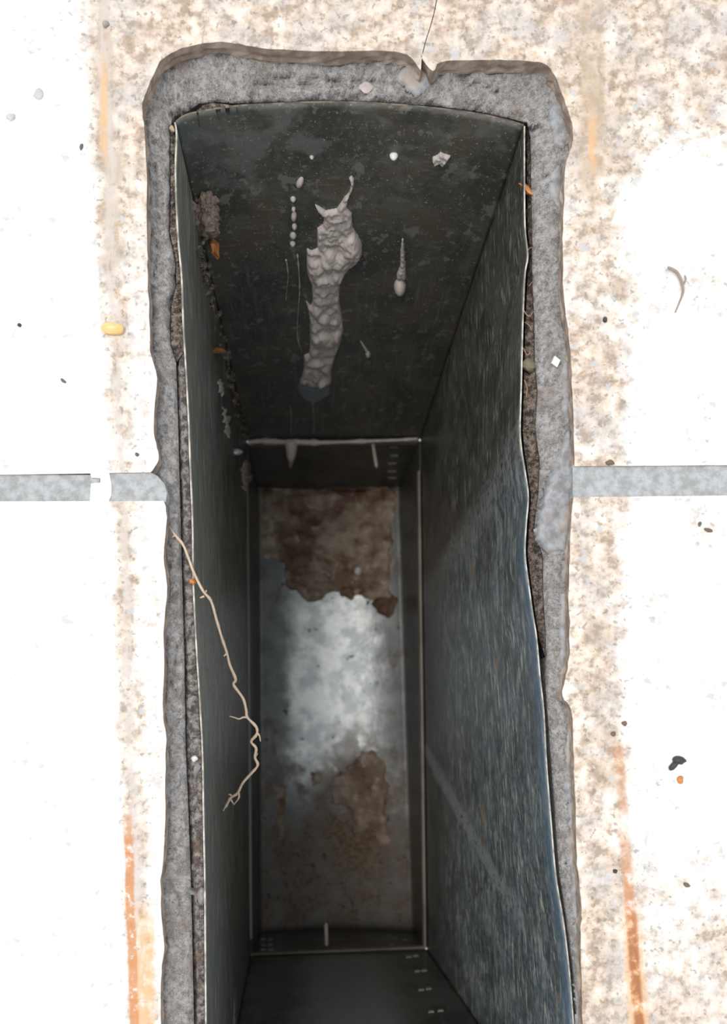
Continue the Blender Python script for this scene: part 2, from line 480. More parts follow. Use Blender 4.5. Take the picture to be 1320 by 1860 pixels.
RIM_L = [(319, 222), (322, 244), (320, 297), (321, 360), (325, 436), (331, 503), (334, 587), (337, 639), (341, 709), (344, 770), (347, 852), (351, 955), (352, 1047),
         (357, 1159), (365, 1290), (369, 1369), (371, 1489), (373, 1591), (374, 1720), (375, 1847), (376, 2000), (380, 2125)]
RIM_F = [(319, 222), (335, 211), (357, 205), (425, 194), (493, 190), (555, 187), (643, 187), (718, 191), (793, 198), (868, 208), (923, 220), (951, 229)]
RIM_R = [(951, 229), (951, 325), (952, 412), (957, 464), (952, 499), (948, 587), (945, 709), (943, 780), (946, 818), (953, 862), (958, 903), (954, 955), (952, 1006),
         (958, 1057), (965, 1108), (973, 1159), (979, 1227), (986, 1292), (991, 1386), (999, 1489), (1008, 1591), (1022, 1676), (1032, 1761), (1039, 1847), (1048, 1980), (1055, 2125)]
RIM_N = [(380, 2125), (560, 2132), (800, 2134), (1055, 2125)]
INN_L = [(315, 212), (309, 232), (308, 290), (309, 360), (307, 422), (318, 470), (319, 517), (309, 562), (309, 622), (320, 657), (323, 750), (327, 903), (331, 1057), (335, 1193), (337, 1352),
         (341, 1441), (347, 1608), (349, 1693), (352, 1847), (355, 2000), (362, 2160)]
INN_F = [(315, 212), (340, 203), (362, 188), (400, 186), (425, 188), (493, 186), (555, 183), (643, 183), (718, 187), (793, 193), (868, 203), (925, 215), (957, 223)]
INN_R = [(957, 223), (963, 250), (964, 290), (964, 325), (966, 429), (966, 499), (970, 587), (971, 657), (976, 709), (972, 779), (980, 840), (977, 900), (970, 955), (978, 985), (986, 1012),
         (986, 1074), (990, 1142), (991, 1193), (990, 1240), (995, 1310), (1001, 1386), (1008, 1489), (1016, 1591), (1029, 1676), (1039, 1761), (1045, 1847), (1055, 1980), (1070, 2160)]
INN_N = [(362, 2160), (560, 2165), (800, 2168), (1070, 2160)]

# ------------------------------------------------------------------ floor: concrete bed with the hole, tiles on it
ZB = -0.0050            # top of the concrete bed
ZR = -0.0072            # rim of the plastic riser
CRACKS = [[(281, 300), (283, 330), (282, 372)], [(288, 390), (289, 420), (284, 450)], [(285, 465), (284, 480), (279, 500)], [(318, 505), (312, 540), (303, 556)],
          [(318, 765), (306, 770), (303, 785), (292, 790), (288, 812)], [(1014, 250), (1006, 275)], [(1028, 1567), (1046, 1574)], [(1030, 1570), (1026, 1590), (1024, 1610)],
          [(460, 150), (520, 158), (600, 148), (640, 158)], [(480, 140), (560, 138), (620, 147), (700, 150)], [(860, 150), (900, 165), (935, 168)],
          [(338, 1150), (322, 1180), (312, 1240)], [(300, 980), (312, 1000), (308, 1030)], [(306, 1600), (322, 1622), (330, 1660)]]
def build_floor():
    NS = (520, 260, 560, 140)
    out = (A_LEFT[:16][::-1] + B_LEFT, A_LEFT[15:-1] + A_RIGHT[2:8], A_RIGHT[7:] + B_RIGHT, [B_LEFT[-1], B_RIGHT[-1]])
    inn = (INN_L, INN_F, INN_R, INN_N)
    def loop(sides):
        L = resample(sides[0], NS[0])[::-1]          # near-left up to far-left
        Fs = resample(sides[1], NS[1])
        R = resample(sides[2], NS[2])
        Nn = resample(sides[3], NS[3])[::-1]
        return L[:-1] + Fs[:-1] + R[:-1] + Nn[:-1]
    lo, li = loop(out), loop(inn)
    n = len(lo)
    rows = []
    deep = []
    for i in range(n): deep.append(P(li[i].x, li[i].y, ZB - 0.002) + Vector((0, 0, -0.12)))
    rows.append(deep)
    rows.append([P(li[i].x, li[i].y, ZB - 0.006) for i in range(n)])
    K = 15
    for k in range(K + 1):
        t = k / K
        r = []
        for i in range(n):
            q = li[i].lerp(lo[i], t)
            a, b = q.x / 26.0, q.y / 26.0
            hgt = fbm(a, b, 3.1, 6) * 0.0014 + abs(fbm(a * 2.3, b * 2.3, 9.0, 3)) * -0.0008
            if q.x < 345: hgt += noise.noise(Vector((q.x / 9.0, q.y / 60.0, 1))) * 0.0006
            for c in CRACKS:
                if abs(c[0][1] - q.y) < 110:
                    d = segdist(q, c)
                    if d < 5: hgt -= 0.0016 * (1 - sstep(1, 5, d)) * (0.4 + abs(noise.noise(Vector((q.x / 9, q.y / 9, 2)))) * 1.6)
            edge = (1 - sstep(0, 0.18, t)) * -0.0016
            if q.x > 955 and q.y > 230: edge += -0.0022 * (1 - sstep(0.05, 0.6, t))      # right side slopes into the gap
            if q.y < 215: edge += -0.0022 * (1 - sstep(0, 1, t))
            if q.x < 350: edge += -0.0016 * (1 - sstep(0, 0.8, t))
            if q.y < 260: hgt += sstep(0.7, 1.0, t) * (0.0015 * noise.noise(Vector((q.x / 38.0, q.y / 60.0, 7))) + 0.0012 * noise.noise(Vector((q.x / 13.0, q.y / 20.0, 8))) + 0.0007)
            r.append(P(q.x, q.y, ZB + edge + hgt))
        rows.append(r)
    cen = Vector((665, 1150))
    for off in (10, 26):
        rows.append([P(*(lo[i] + (lo[i] - Vector((min(max(lo[i].x, 560), 760), min(max(lo[i].y, 400), 1950)))).normalized() * off), ZB - 0.0006) for i in range(n)])
    X0, X1, Y0, Y1 = -2000, 3320, -2600, 4400
    last = []
    for i in range(n):
        q = lo[i]
        d = (q - cen)
        s = min([v for v in (((X1 - cen.x) / d.x if d.x > 0 else (X0 - cen.x) / d.x) if abs(d.x) > 1e-6 else 1e9,
                             ((Y1 - cen.y) / d.y if d.y > 0 else (Y0 - cen.y) / d.y) if abs(d.y) > 1e-6 else 1e9)])
        last.append(P(cen.x + d.x * s, cen.y + d.y * s, ZB - 0.0006))
    rows.append(last)
    verts = [v for r in rows for v in r]
    faces = []
    for k in range(len(rows) - 1):
        for i in range(n):
            j = (i + 1) % n
            faces.append((k * n + i, k * n + j, (k + 1) * n + j, (k + 1) * n + i))
    return mesh_obj('floor', verts, faces, CONC, smooth=True, keep_origin=True)
floor = solid(build_floor())
tag(floor, 'rough grey concrete bed with a long rectangular hole, paved with pale tiles', kind='structure')

def slab(name, poly, ztop, thick, material, parent, rough=None, bevel=0.0006):
    """closed polygon (pixels on the paving) extruded down; rough = set of vertex indices on the broken edge"""
    n = len(poly)
    area = sum(poly[i][0] * poly[(i + 1) % n][1] - poly[(i + 1) % n][0] * poly[i][1] for i in range(n))
    if area > 0:
        poly = poly[::-1]
        if rough: rough = set(n - 1 - i for i in rough)
    rough = rough or set()
    V = []; levels = [(0.0, 0.0), (0.35, 1.0), (0.62, 2.2), (0.82, 1.3), (1.0, 2.6)]
    nor = []
    for i in range(n):
        a = Vector(poly[i - 1]); b = Vector(poly[(i + 1) % n]); d = (b - a).normalized()
        nor.append(Vector((d.y, -d.x)))
    for li, (t, o) in enumerate(levels):
        for i in range(n):
            p = Vector(poly[i])
            z = ztop - bevel * (1 if li == 0 and False else 0) - t * thick
            if i in rough and li > 0:
                p = p + nor[i] * (noise.noise(Vector((p.x / 17.0, p.y / 17.0, li * 1.3))) * 5.0 + (o - 1.0) * -1.2) * -1
            V.append(P(p.x, p.y, 0) + Vector((0, 0, z)))
    Fc = [tuple(range(n))]
    for li in range(len(levels) - 1):
        for i in range(n):
            j = (i + 1) % n
            Fc.append((li * n + j, li * n + i, (li + 1) * n + i, (li + 1) * n + j))
    Fc.append(tuple((len(levels) - 1) * n + i for i in reversed(range(n))))
    o = mesh_obj(name, V, Fc, material, parent)
    # make sure the top faces up
    if o.data.polygons[0].normal.z < 0:
        o.data.flip_normals()
    return o
def ragged(pl, amp=2.0, k=4, seed=0.0):
    q = smooth_pts(pl, k)
    out = []
    for i, p in enumerate(q):
        e = amp * (0 if i in (0, len(q) - 1) else 1)
        out.append((p.x + noise.noise(Vector((p.x / 13.0, p.y / 13.0, seed))) * e, p.y + noise.noise(Vector((p.x / 13.0, p.y / 13.0, seed + 5))) * e))
    return out
TH = 0.0055
def tile(poly, rough=None): return solid(slab('tile', poly, 0.0, TH, TILE, floor, rough))
al = ragged(A_LEFT); ar = ragged(A_RIGHT); bl = ragged(B_LEFT); br = ragged(B_RIGHT)
crack_l = [(766, 100), (772, 75), (783, 40), (791, 5), (800, -60), (790, -300), (812, -663)]
crack_l = [(p.x, p.y) for p in smooth_pts(crack_l, 4)]
p = al + crack_l + [(-110, -663), (-110, 864)]
t = tile(p, set(range(len(al)))); tag(t, 'left piece of the cracked tile around the far end of the slot')
crack_r = [(a + 1.6, b) for a, b in crack_l]
p = ar + [(1438, 844), (1438, -663)] + crack_r[::-1][:-1]
t = tile(p, set(range(len(ar)))); tag(t, 'right piece of the cracked tile around the far end of the slot')
p = bl + [(330, 2433), (-110, 2433), (-110, 911)]
t = tile(p, set(range(len(bl)))); tag(t, 'blown-out white tile left of the slot with an orange rust line')
p = br + [(1040, 2433), (1438, 2433), (1438, 899)]
t = tile(p, set(range(len(br)))); tag(t, 'brown-speckled tile right of the slot with a rust streak')
tile([(331, 2210), (331, 2433), (1039, 2433), (1039, 2210)])
G = 46
for cx in (-1, 0, 1):
    for cy in (-1, 0, 1, 2):
        x0 = -110 + cx * (1548 + G); y0 = [-663 - G - 1525, -663, 911, 911 + 1522 + G][cy + 1]
        if cx == 0 and cy in (0, 1): continue
        tile([(x0, y0), (x0 + 1548, y0), (x0 + 1548, y0 + 1523), (x0, y0 + 1523)])

def strip(name, poly, ztop, material, label=None):
    o = solid(slab(name, poly, ztop, 0.0046, material, floor, None))
    if label: tag(o, label)
    return o
def jit(x0, y0, x1, y1, amp, seed, k=26):
    return [(lerp(x0, x1, i / k), lerp(y0, y1, i / k) + noise.noise(Vector((i * 0.7, seed, 0))) * amp) for i in range(k + 1)]
strip('grout', jit(-110, 861.5, 163, 861.5, 0.5, 1) + [(167, 868), (180, 869), (180, 874), (168, 878), (164, 900), (163, 909)] + jit(162, 909.5, -110, 910.5, 2.5, 2), -0.0006, GROUT, 'blue-grey grout joint on the left, with a gap')
strip('grout', [(198, 858), (240, 857), (273, 857), (286, 864), (298, 878), (303, 895), (300, 911), (260, 911), (197, 910), (202, 897), (202, 880)], -0.0005, GROUT, 'short flared piece of grout beside the concrete')
strip('grout', [(163, 859), (181, 859), (198, 859), (202, 880), (202, 898), (197, 910), (163, 910), (165, 878), (182, 876), (182, 868), (166, 867)], -0.0002, WFILL, 'white filler bridging the left grout joint')
strip('grout', jit(1041, 843, 1438, 841, 0.5, 4) + jit(1438, 902, 1041, 906, 0.5, 5), -0.0006, GROUT, 'grey grout joint running to the right edge')
for xx in (-110 - G, 1438):
    strip('grout', [(xx + 1, -2240), (xx + G - 1, -2240), (xx + G - 1, 4000), (xx + 1, 4000)], -0.0010, GROUT)
for (ya, yb) in ((-663 - G, -663), (2433, 2433 + G)):
    strip('grout', [(-108, ya + 1), (1436, ya + 1), (1436, yb - 1), (-108, yb - 1)], -0.0010, GROUT)
for (xa, xb) in ((-1700, -157), (1485, 3030)):
    for (ya, yb) in ((-663 - G, -663), (861, 911), (2433, 2433 + G)):
        strip('grout', [(xa, ya + 1), (xb, ya + 1), (xb, yb - 1), (xa, yb - 1)], -0.0010, GROUT)

# ------------------------------------------------------------------ the plastic riser
ZL = -0.273              # where the riser sits on the channel below
LED = {'FL': (449, 801), 'FR': (763, 798), 'NL': (455, 1734), 'NR': (775, 1724)}
riser = empty('drain_riser', P(610, 1260, ZL))
tag(riser, 'deep dark plastic drain riser lining the slot, scratched inside', 'drain riser')
def wall(top, b0, b1, n, m, thick, outward, mat_in, edge_mat, name='wall_panel', pw=2.4, rz=0.0004):
    T = resample(smooth_pts(top, 6), n)
    T0, T1 = P(T[0].x, T[0].y, ZR), P(T[-1].x, T[-1].y, ZR)
    B0, B1 = P(*b0, ZL), P(*b1, ZL)
    L = [0.0]
    for a, b in zip(T, T[1:]): L.append(L[-1] + (b - a).length)
    V = []; Vo = []
    for j in range(m + 1):
        s = (j / m) ** 1.15
        for i in range(n):
            u = L[i] / L[-1]
            zt = ZR + noise.noise(Vector((T[i].x / 60.0, T[i].y / 60.0, 4.0))) * rz
            t3 = P(T[i].x, T[i].y, zt)
            lin = T0.lerp(T1, u)
            pos = lin.lerp(B0.lerp(B1, u), s) + (t3 - lin) * (1 - s) ** pw
            V.append(pos)
    N = len(V)
    ov = Vector(outward) * thick
    V2 = V + [v + ov for v in V]
    Fc = []; fm = []
    for j in range(m):
        for i in range(n - 1):
            a, b, c, d = j * n + i, j * n + i + 1, (j + 1) * n + i + 1, (j + 1) * n + i
            Fc.append((a, b, c, d)); fm.append(0)
            Fc.append((N + d, N + c, N + b, N + a)); fm.append(0)
    for i in range(n - 1):
        Fc.append((i + 1, i, N + i, N + i + 1)); fm.append(1)
        Fc.append((m * n + i, m * n + i + 1, N + m * n + i + 1, N + m * n + i)); fm.append(0)
    for j in range(m):
        Fc.append((j * n, (j + 1) * n, N + (j + 1) * n, N + j * n)); fm.append(1)
        Fc.append(((j + 1) * n + n - 1, j * n + n - 1, N + j * n + n - 1, N + (j + 1) * n + n - 1)); fm.append(1)
    o = mesh_obj(name, V2, Fc, [mat_in, edge_mat], riser, smooth=False, fmat=fm)
    o.data.polygons.foreach_set('use_smooth', [f == 0 for f in fm])
    return solid(o)
wF = wall(RIM_F, LED['FL'], LED['FR'], 90, 60, 0.0006, (0, 1, 0), PFAR, DEDGE)
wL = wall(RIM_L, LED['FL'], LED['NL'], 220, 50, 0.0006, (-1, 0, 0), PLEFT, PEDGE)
wR = wall(RIM_R, LED['FR'], LED['NR'], 240, 50, 0.0005, (1, 0, 0), PRIGHT, PEDGE)
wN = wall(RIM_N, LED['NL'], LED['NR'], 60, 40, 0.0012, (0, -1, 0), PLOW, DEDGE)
for o, l in ((wF, 'far end wall with pale mortar runs'), (wL, 'left side wall with a pale cut top edge'), (wR, 'right side wall, blue-grey and heavily scratched'), (wN, 'near end wall with small moulded ticks')):
    tag(o, l)

# ------------------------------------------------------------------ the channel below
ZT = -0.364
chan = empty('drain_channel', P(610, 1290, ZT - 0.014))
tag(chan, 'drain channel at the bottom of the shaft with a rounded zinc trough', 'drain channel')
Q0 = {'FL': (451, 804), 'FR': (761, 801), 'NL': (457, 1731), 'NR': (773, 1721)}
Q1 = {'FL': (470, 884), 'FR': (724, 883), 'NL': (474, 1694), 'NR': (750, 1692)}
def tro(u, v):
    """trough surface: u across, v along"""
    a = P(*Q1['FL'], ZT).lerp(P(*Q1['NL'], ZT), v); b = P(*Q1['FR'], ZT).lerp(P(*Q1['NR'], ZT), v)
    p = a.lerp(b, u)
    p.z -= 0.013 * (1 - (2 * u - 1) ** 2) ** 0.8
    return p
def grid(name, f, n, m, mats, parent, th, smooth=True):
    V = [f(i / n, j / m) for j in range(m + 1) for i in range(n + 1)]
    N = len(V); V2 = V + [v + th for v in V]
    Fc = []
    for j in range(m):
        for i in range(n):
            a = j * (n + 1) + i; b = a + 1; c = a + n + 2; d = a + n + 1
            Fc.append((a, b, c, d)); Fc.append((N + d, N + c, N + b, N + a))
    for i in range(n):
        a, b = i, i + 1; Fc.append((b, a, N + a, N + b))
        a, b = m * (n + 1) + i, m * (n + 1) + i + 1; Fc.append((a, b, N + b, N + a))
    for j in range(m):
        a, b = j * (n + 1), (j + 1) * (n + 1); Fc.append((a, b, N + b, N + a))
        a, b = j * (n + 1) + n, (j + 1) * (n + 1) + n; Fc.append((b, a, N + a, N + b))
    return mesh_obj(name, V2, Fc, mats, parent, smooth=smooth)
def cwall(k0, k1, th, ext):
    a0, a1, b0, b1 = P(*Q0[k0], ZL), P(*Q0[k1], ZL), P(*Q1[k0], ZT), P(*Q1[k1], ZT)
    def f(u, v):
        top = a0.lerp(a1, u); bot = b0.lerp(b1, u)
        if v <= 0.8: return top.lerp(bot, v / 0.8)
        return bot + Vector((0, 0, -ext * (v - 0.8) / 0.2))
    return solid(grid('channel_wall', f, 12, 10, [PLOW], chan, th, smooth=False))
cF = cwall('FL', 'FR', Vector((0, 0.002, 0)), 0.014)
cN = cwall('NL', 'NR', Vector((0, -0.002, 0)), 0.014)
cL = cwall('FL', 'NL', Vector((-0.002, 0, 0)), 0.002)
cR = cwall('FR', 'NR', Vector((0.002, 0, 0)), 0.002)
trough = solid(grid('trough', tro, 40, 70, [TROUGH], chan, Vector((0, 0, -0.001))))
tag(trough, 'silvery rounded zinc trough bottom, stained brown')
def bar(name, a, b, wid, hgt, material, parent):
    """rounded bar between two points, slightly bowed cross-section"""
    a = Vector(a); b = Vector(b); d = (b - a).normalized(); s = d.cross(Vector((0, 0, 1))).normalized()
    prof = [(-wid / 2, -hgt), (-wid / 2, -hgt * 0.25), (-wid / 4, 0), (wid / 4, 0), (wid / 2, -hgt * 0.25), (wid / 2, -hgt)]
    V = []
    K = 14
    for k in range(K + 1):
        c = a.lerp(b, k / K)
        for (u, v) in prof:
            V.append(c + s * (u * (1 + 0.15 * noise.noise(c * 90))) + Vector((0, 0, v + 0.0004 * noise.noise(c * 60 + Vector((3, 0, 0))))))
    n = len(prof); Fc = []
    for k in range(K):
        for i in range(n):
            j = (i + 1) % n
            Fc.append((k * n + i, k * n + j, (k + 1) * n + j, (k + 1) * n + i))
    Fc.append(tuple(reversed(range(n)))); Fc.append(tuple(K * n + i for i in range(n)))
    return mesh_obj(name, V, Fc, material, parent)
LIPM = mat('pale_green_lip', flat((0.30, 0.34, 0.325), 0.35, 0.25, 0.1))
LIPB = mat('rust_spotted_lip', flat((0.20, 0.175, 0.14), 0.45, 0.6, 0.05))
zl = ZL + 0.004
tag(bar('lip', P(447, 872, zl), P(455, 1706, zl), 0.0022, 0.006, LIPM, chan), 'pale green lip along the left')
tag(bar('lip', P(761, 855, zl), P(772, 1722, zl), 0.0024, 0.006, LIPB, chan), 'rust-spotted lip along the right')
bar('lip', P(440, 850, zl - 0.002), P(449, 1712, zl - 0.002), 0.0016, 0.006, PLOW, chan)
bar('lip', P(452, 803, zl), P(760, 799, zl), 0.0022, 0.006, LIPB, chan)
bar('lip', P(452, 1735, zl), P(776, 1721, zl), 0.0013, 0.005, LIPB, chan)

# ------------------------------------------------------------------ soil in the gaps
def gap_fill(name, a, b, rows, zf, material, label, n=420, cat='soil'):
    A = resample(a, n); B = resample(b, n)
    V = []
    for i in range(n):
        for k in range(rows + 1):
            q = A[i].lerp(B[i], k / rows)
            z = zf(q, k / rows) + fbm(q.x / 14.0, q.y / 14.0, 2.0, 5) * 0.0013
            V.append(P(q.x, q.y, z))
    top = len(V)
    V += [v + Vector((0, 0, -0.02)) for v in V]
    Fc = []; r = rows + 1
    for i in range(n - 1):
        for k in range(rows):
            q = (i * r + k, i * r + k + 1, (i + 1) * r + k + 1, (i + 1) * r + k)
            Fc.append(q); Fc.append(tuple(top + x for x in reversed(q)))
        for k, fl in ((0, 0), (rows, 1)):
            a_, b_ = i * r + k, (i + 1) * r + k
            Fc.append((a_, b_, top + b_, top + a_) if fl else (b_, a_, top + a_, top + b_))
    for e in (0, n - 1):
        for k in range(rows):
            a_, b_ = e * r + k, e * r + k + 1
            Fc.append((a_, top + a_, top + b_, b_))
    o = solid(mesh_obj(name, V, Fc, material, smooth=True))
    return tag(o, label, cat, kind='stuff')
left_a = [(x + 5, y) for x, y in INN_L if 215 < y < 700]
left_b = [(x - 7, y) for x, y in RIM_L if 215 < y < 700] 
gap_fill('soil_fill', [(x + 1, y) for x, y in INN_L if y <= 657], [(314, 220)] + [(x - 3.5, y) for x, y in RIM_L if 240 < y < 650], 6,
         lambda q, t: -0.0076 - 0.0006 * t, SOIL, 'brown crumbly soil packed in the upper left gap beside the riser')
gap_fill('soil_fill', [(x + 1.5, y) for x, y in INN_L if y >= 622], [(x - 4, y) for x, y in RIM_L if y > 600], 7,
         lambda q, t: -0.0088 - 0.0022 * (1 - sstep(0.0, 0.3, t)), GSOIL, 'grey-brown gritty fill in the lower left gap beside the riser', n=560)
ra = [(RIM_R[0][0] + 5, 238)] + [(x + 6, y) for x, y in RIM_R if 300 < y < 1200]
rb = [(x - 1, y) for x, y in INN_R if 212 < y < 1200]
gap_fill('soil_fill', ra, rb, 7, lambda q, t: -0.0125 + 0.0025 * t, SOIL, 'dark fibrous soil in the gap right of the riser', n=520)
gap_fill('soil_fill', [(357, 201), (370, 190), (385, 187), (415, 190), (430, 192)], [(357, 205), (375, 201), (395, 199), (415, 196), (430, 195)], 4,
         lambda q, t: -0.0075, SOIL, 'small brown dirt patch on the far rim near the left corner', n=50)

# ------------------------------------------------------------------ blobs, drops, rocks, tubes
def blob(name, outline, hmax, material, parent=None, cell=2.0, lump=20.0, lumpamp=0.5, soft=9.0, seed=0.0, extra=None, edge=1.2, sink=0.0006, zflat=None):
    """a lump of stuff stuck on whatever surface lies under the outline"""
    ol = [(p_[0], p_[1]) for p_ in outline]
    cl = ol + [ol[0]]
    x0 = min(p_[0] for p_ in ol); x1 = max(p_[0] for p_ in ol); y0 = min(p_[1] for p_ in ol); y1 = max(p_[1] for p_ in ol)
    nx = int((x1 - x0) / cell) + 3; ny = int((y1 - y0) / cell) + 3
    idx = {}; V = []; Fc = []; base = []
    ins = {}
    for j in range(ny + 1):
        for i in range(nx + 1):
            q = (x0 - cell + i * cell, y0 - cell + j * cell)
            qq = (q[0] + noise.noise(Vector((q[0] / 7, q[1] / 7, seed))) * edge, q[1] + noise.noise(Vector((q[0] / 7, q[1] / 7, seed + 9))) * edge)
            ins[i, j] = inside(qq, ol)
    def vid(i, j):
        if (i, j) in idx: return idx[i, j]
        q = (x0 - cell + i * cell, y0 - cell + j * cell)
        c, nrm = hit(*q) if zflat is None else (P(q[0], q[1], zflat), Vector((0, 0, 1)))
        d = segdist(q, cl) * (1 if ins[i, j] else -1)
        if d <= 0.3:
            hh = -sink * 0.5
        else:
            f = math.sqrt(max(0.0, 1 - (1 - min(1.0, d / soft)) ** 2))
            l = 1 - lumpamp + lumpamp * (0.5 + 0.9 * noise.noise(Vector((q[0] / lump, q[1] / (lump * 0.8), seed))) + 0.35 * noise.noise(Vector((q[0] / lump * 2.4, q[1] / lump * 2.4, seed + 3))))
            hh = hmax * f * max(0.12, l)
            if extra: hh += extra(q[0], q[1]) * f
        idx[i, j] = len(V); V.append(c + nrm * hh); base.append(c - nrm * sink)
        return idx[i, j]
    cells = [(i, j) for j in range(ny) for i in range(nx) if (ins[i, j] + ins[i + 1, j] + ins[i, j + 1] + ins[i + 1, j + 1]) >= 2]
    edges = {}
    for i, j in cells:
        f = (vid(i, j + 1), vid(i + 1, j + 1), vid(i + 1, j), vid(i, j))
        Fc.append(f)
        for a, b in zip(f, f[1:] + f[:1]): edges[a, b] = 1
    N = len(V)
    tops = list(Fc)
    for f in tops: Fc.append(tuple(N + x for x in reversed(f)))
    for (a, b) in edges:
        if (b, a) not in edges: Fc.append((b, a, N + a, N + b))
    return mesh_obj(name, V + base, Fc, material, parent, smooth=True)
def drop(name, px, py, a, b, hgt, material, parent=None, ang=0.0, egg=0.0):
    c, n, du, dv = frame(px, py)
    ca, sa = math.cos(ang), math.sin(ang)
    V = []; Fc = []; K, R = 14, 5
    for r in range(R):
        th = r / R * math.pi / 2
        for k in range(K):
            p_ = 2 * math.pi * k / K
            x = math.cos(p_) * math.cos(th) * a; y = math.sin(p_) * math.cos(th) * b
            x *= 1 + egg * math.sin(p_)
            X = x * ca - y * sa; Y = x * sa + y * ca
            V.append(c + du * X + dv * Y + n * (math.sin(th) * hgt - 0.0002))
    V.append(c + n * hgt)
    for r in range(R - 1):
        for k in range(K):
            q = (k + 1) % K
            Fc.append((r * K + q, r * K + k, (r + 1) * K + k, (r + 1) * K + q))
    for k in range(K): Fc.append(((R - 1) * K + (k + 1) % K, (R - 1) * K + k, R * K))
    Fc.append(tuple(range(K)))
    return mesh_obj(name, V, Fc, material, parent, smooth=True)
ICO = None
def rock(name, px, py, sx, sy, sz, material, parent=None, seed=0.0, rough=0.35, ang=0.0, smooth=False, lift=0.35, off=None, freq=1.3, sub=2):
    """sx, sy in pixels (half sizes), sz in metres (half height)"""
    import bmesh
    c, n, du, dv = frame(px, py)
    if off is not None: c = off
    bm = bmesh.new(); bmesh.ops.create_icosphere(bm, subdivisions=sub, radius=1.0)
    ca, sa = math.cos(ang), math.sin(ang)
    V = []
    for v in bm.verts:
        k = 1 + rough * noise.noise(v.co * freq + Vector((seed, seed * 1.7, 0))) + rough * 0.5 * noise.noise(v.co * freq * 2.7 + Vector((seed, 0, 3)))
        x, y, z = v.co.x * sx * k, v.co.y * sy * k, v.co.z * sz * k
        V.append(c + du * (x * ca - y * sa) + dv * (x * sa + y * ca) + n * (z + sz * lift))
    Fc = [tuple(x.index for x in reversed(f.verts)) for f in bm.faces]
    bm.free()
    return mesh_obj(name, V, Fc, material, parent, smooth=smooth)
def tube_data(pts, rad, sides=7):
    V = []; Fc = []
    n = len(pts)
    up = Vector((0.3, 0.2, 0.9))
    for i in range(n):
        d = (pts[min(i + 1, n - 1)] - pts[max(i - 1, 0)]).normalized()
        s = d.cross(up)
        if s.length < 1e-4: s = d.cross(Vector((1, 0, 0)))
        s.normalize(); t = s.cross(d)
        for k in range(sides):
            a = 2 * math.pi * k / sides
            V.append(pts[i] + (s * math.cos(a) + t * math.sin(a)) * rad[i])
    for i in range(n - 1):
        for k in range(sides):
            q = (k + 1) % sides
            Fc.append((i * sides + k, i * sides + q, (i + 1) * sides + q, (i + 1) * sides + k))
    Fc.append(tuple(reversed(range(sides)))); Fc.append(tuple((n - 1) * sides + k for k in range(sides)))
    return V, Fc
def tube(name, pts, rad, material, parent=None, sides=7):
    V, Fc = tube_data(pts, rad, sides)
    return mesh_obj(name, V, Fc, material, parent, smooth=True)
def path3(pl, k=4):
    """Catmull-Rom through (px, py, z)"""
    q = smooth_pts([Vector(p_) for p_ in pl], k)
    return [P(v.x, v.y, v.z) for v in q]

# smooth mortar smears on the concrete ring: parts of the floor
def smear(pts, h, seed, label=None):
    o = blob('mortar_smear', [(v.x, v.y) for v in smooth_pts(pts + [pts[0]], 4)[:-1]], h, MGREY, floor, cell=2.5, soft=13, lumpamp=0.35, lump=45, seed=seed, zflat=ZB - 0.0012, edge=6.0)
    if label: tag(o, label)
smear([(994, 205), (1008, 182), (1022, 186), (1030, 225), (1030, 265), (1015, 275), (1000, 255)], 0.0022, 1.0, 'grey mortar patch near the far right corner')
smear([(1000, 308), (1016, 300), (1021, 340), (1019, 400), (1006, 385), (992, 345)], 0.0020, 2.0)
smear([(1032, 770), (1041, 830), (1041, 900), (1036, 950), (1030, 1000), (1008, 1006), (988, 1000), (972, 970), (980, 925), (994, 870), (1012, 820)], 0.0034, 3.0, 'blue-grey mortar bulge beside the right grout joint')
smear([(1018, 610), (1034, 640), (1038, 720), (1036, 770), (1020, 765), (1014, 700)], 0.0022, 4.0)
smear([(740, 118), (775, 126), (800, 132), (785, 150), (768, 165), (752, 172), (738, 160), (720, 140)], 0.0022, 5.0, 'mortar lump under the tile crack')
smear([(1018, 1020), (1031, 1030), (1032, 1180), (1028, 1240), (1014, 1240), (1012, 1120)], 0.0022, 6.0)
smear([(1026, 1300), (1038, 1320), (1043, 1480), (1048, 1570), (1050, 1660), (1053, 1840), (1050, 1900), (1040, 1700), (1030, 1560), (1022, 1400)], 0.0022, 7.0)

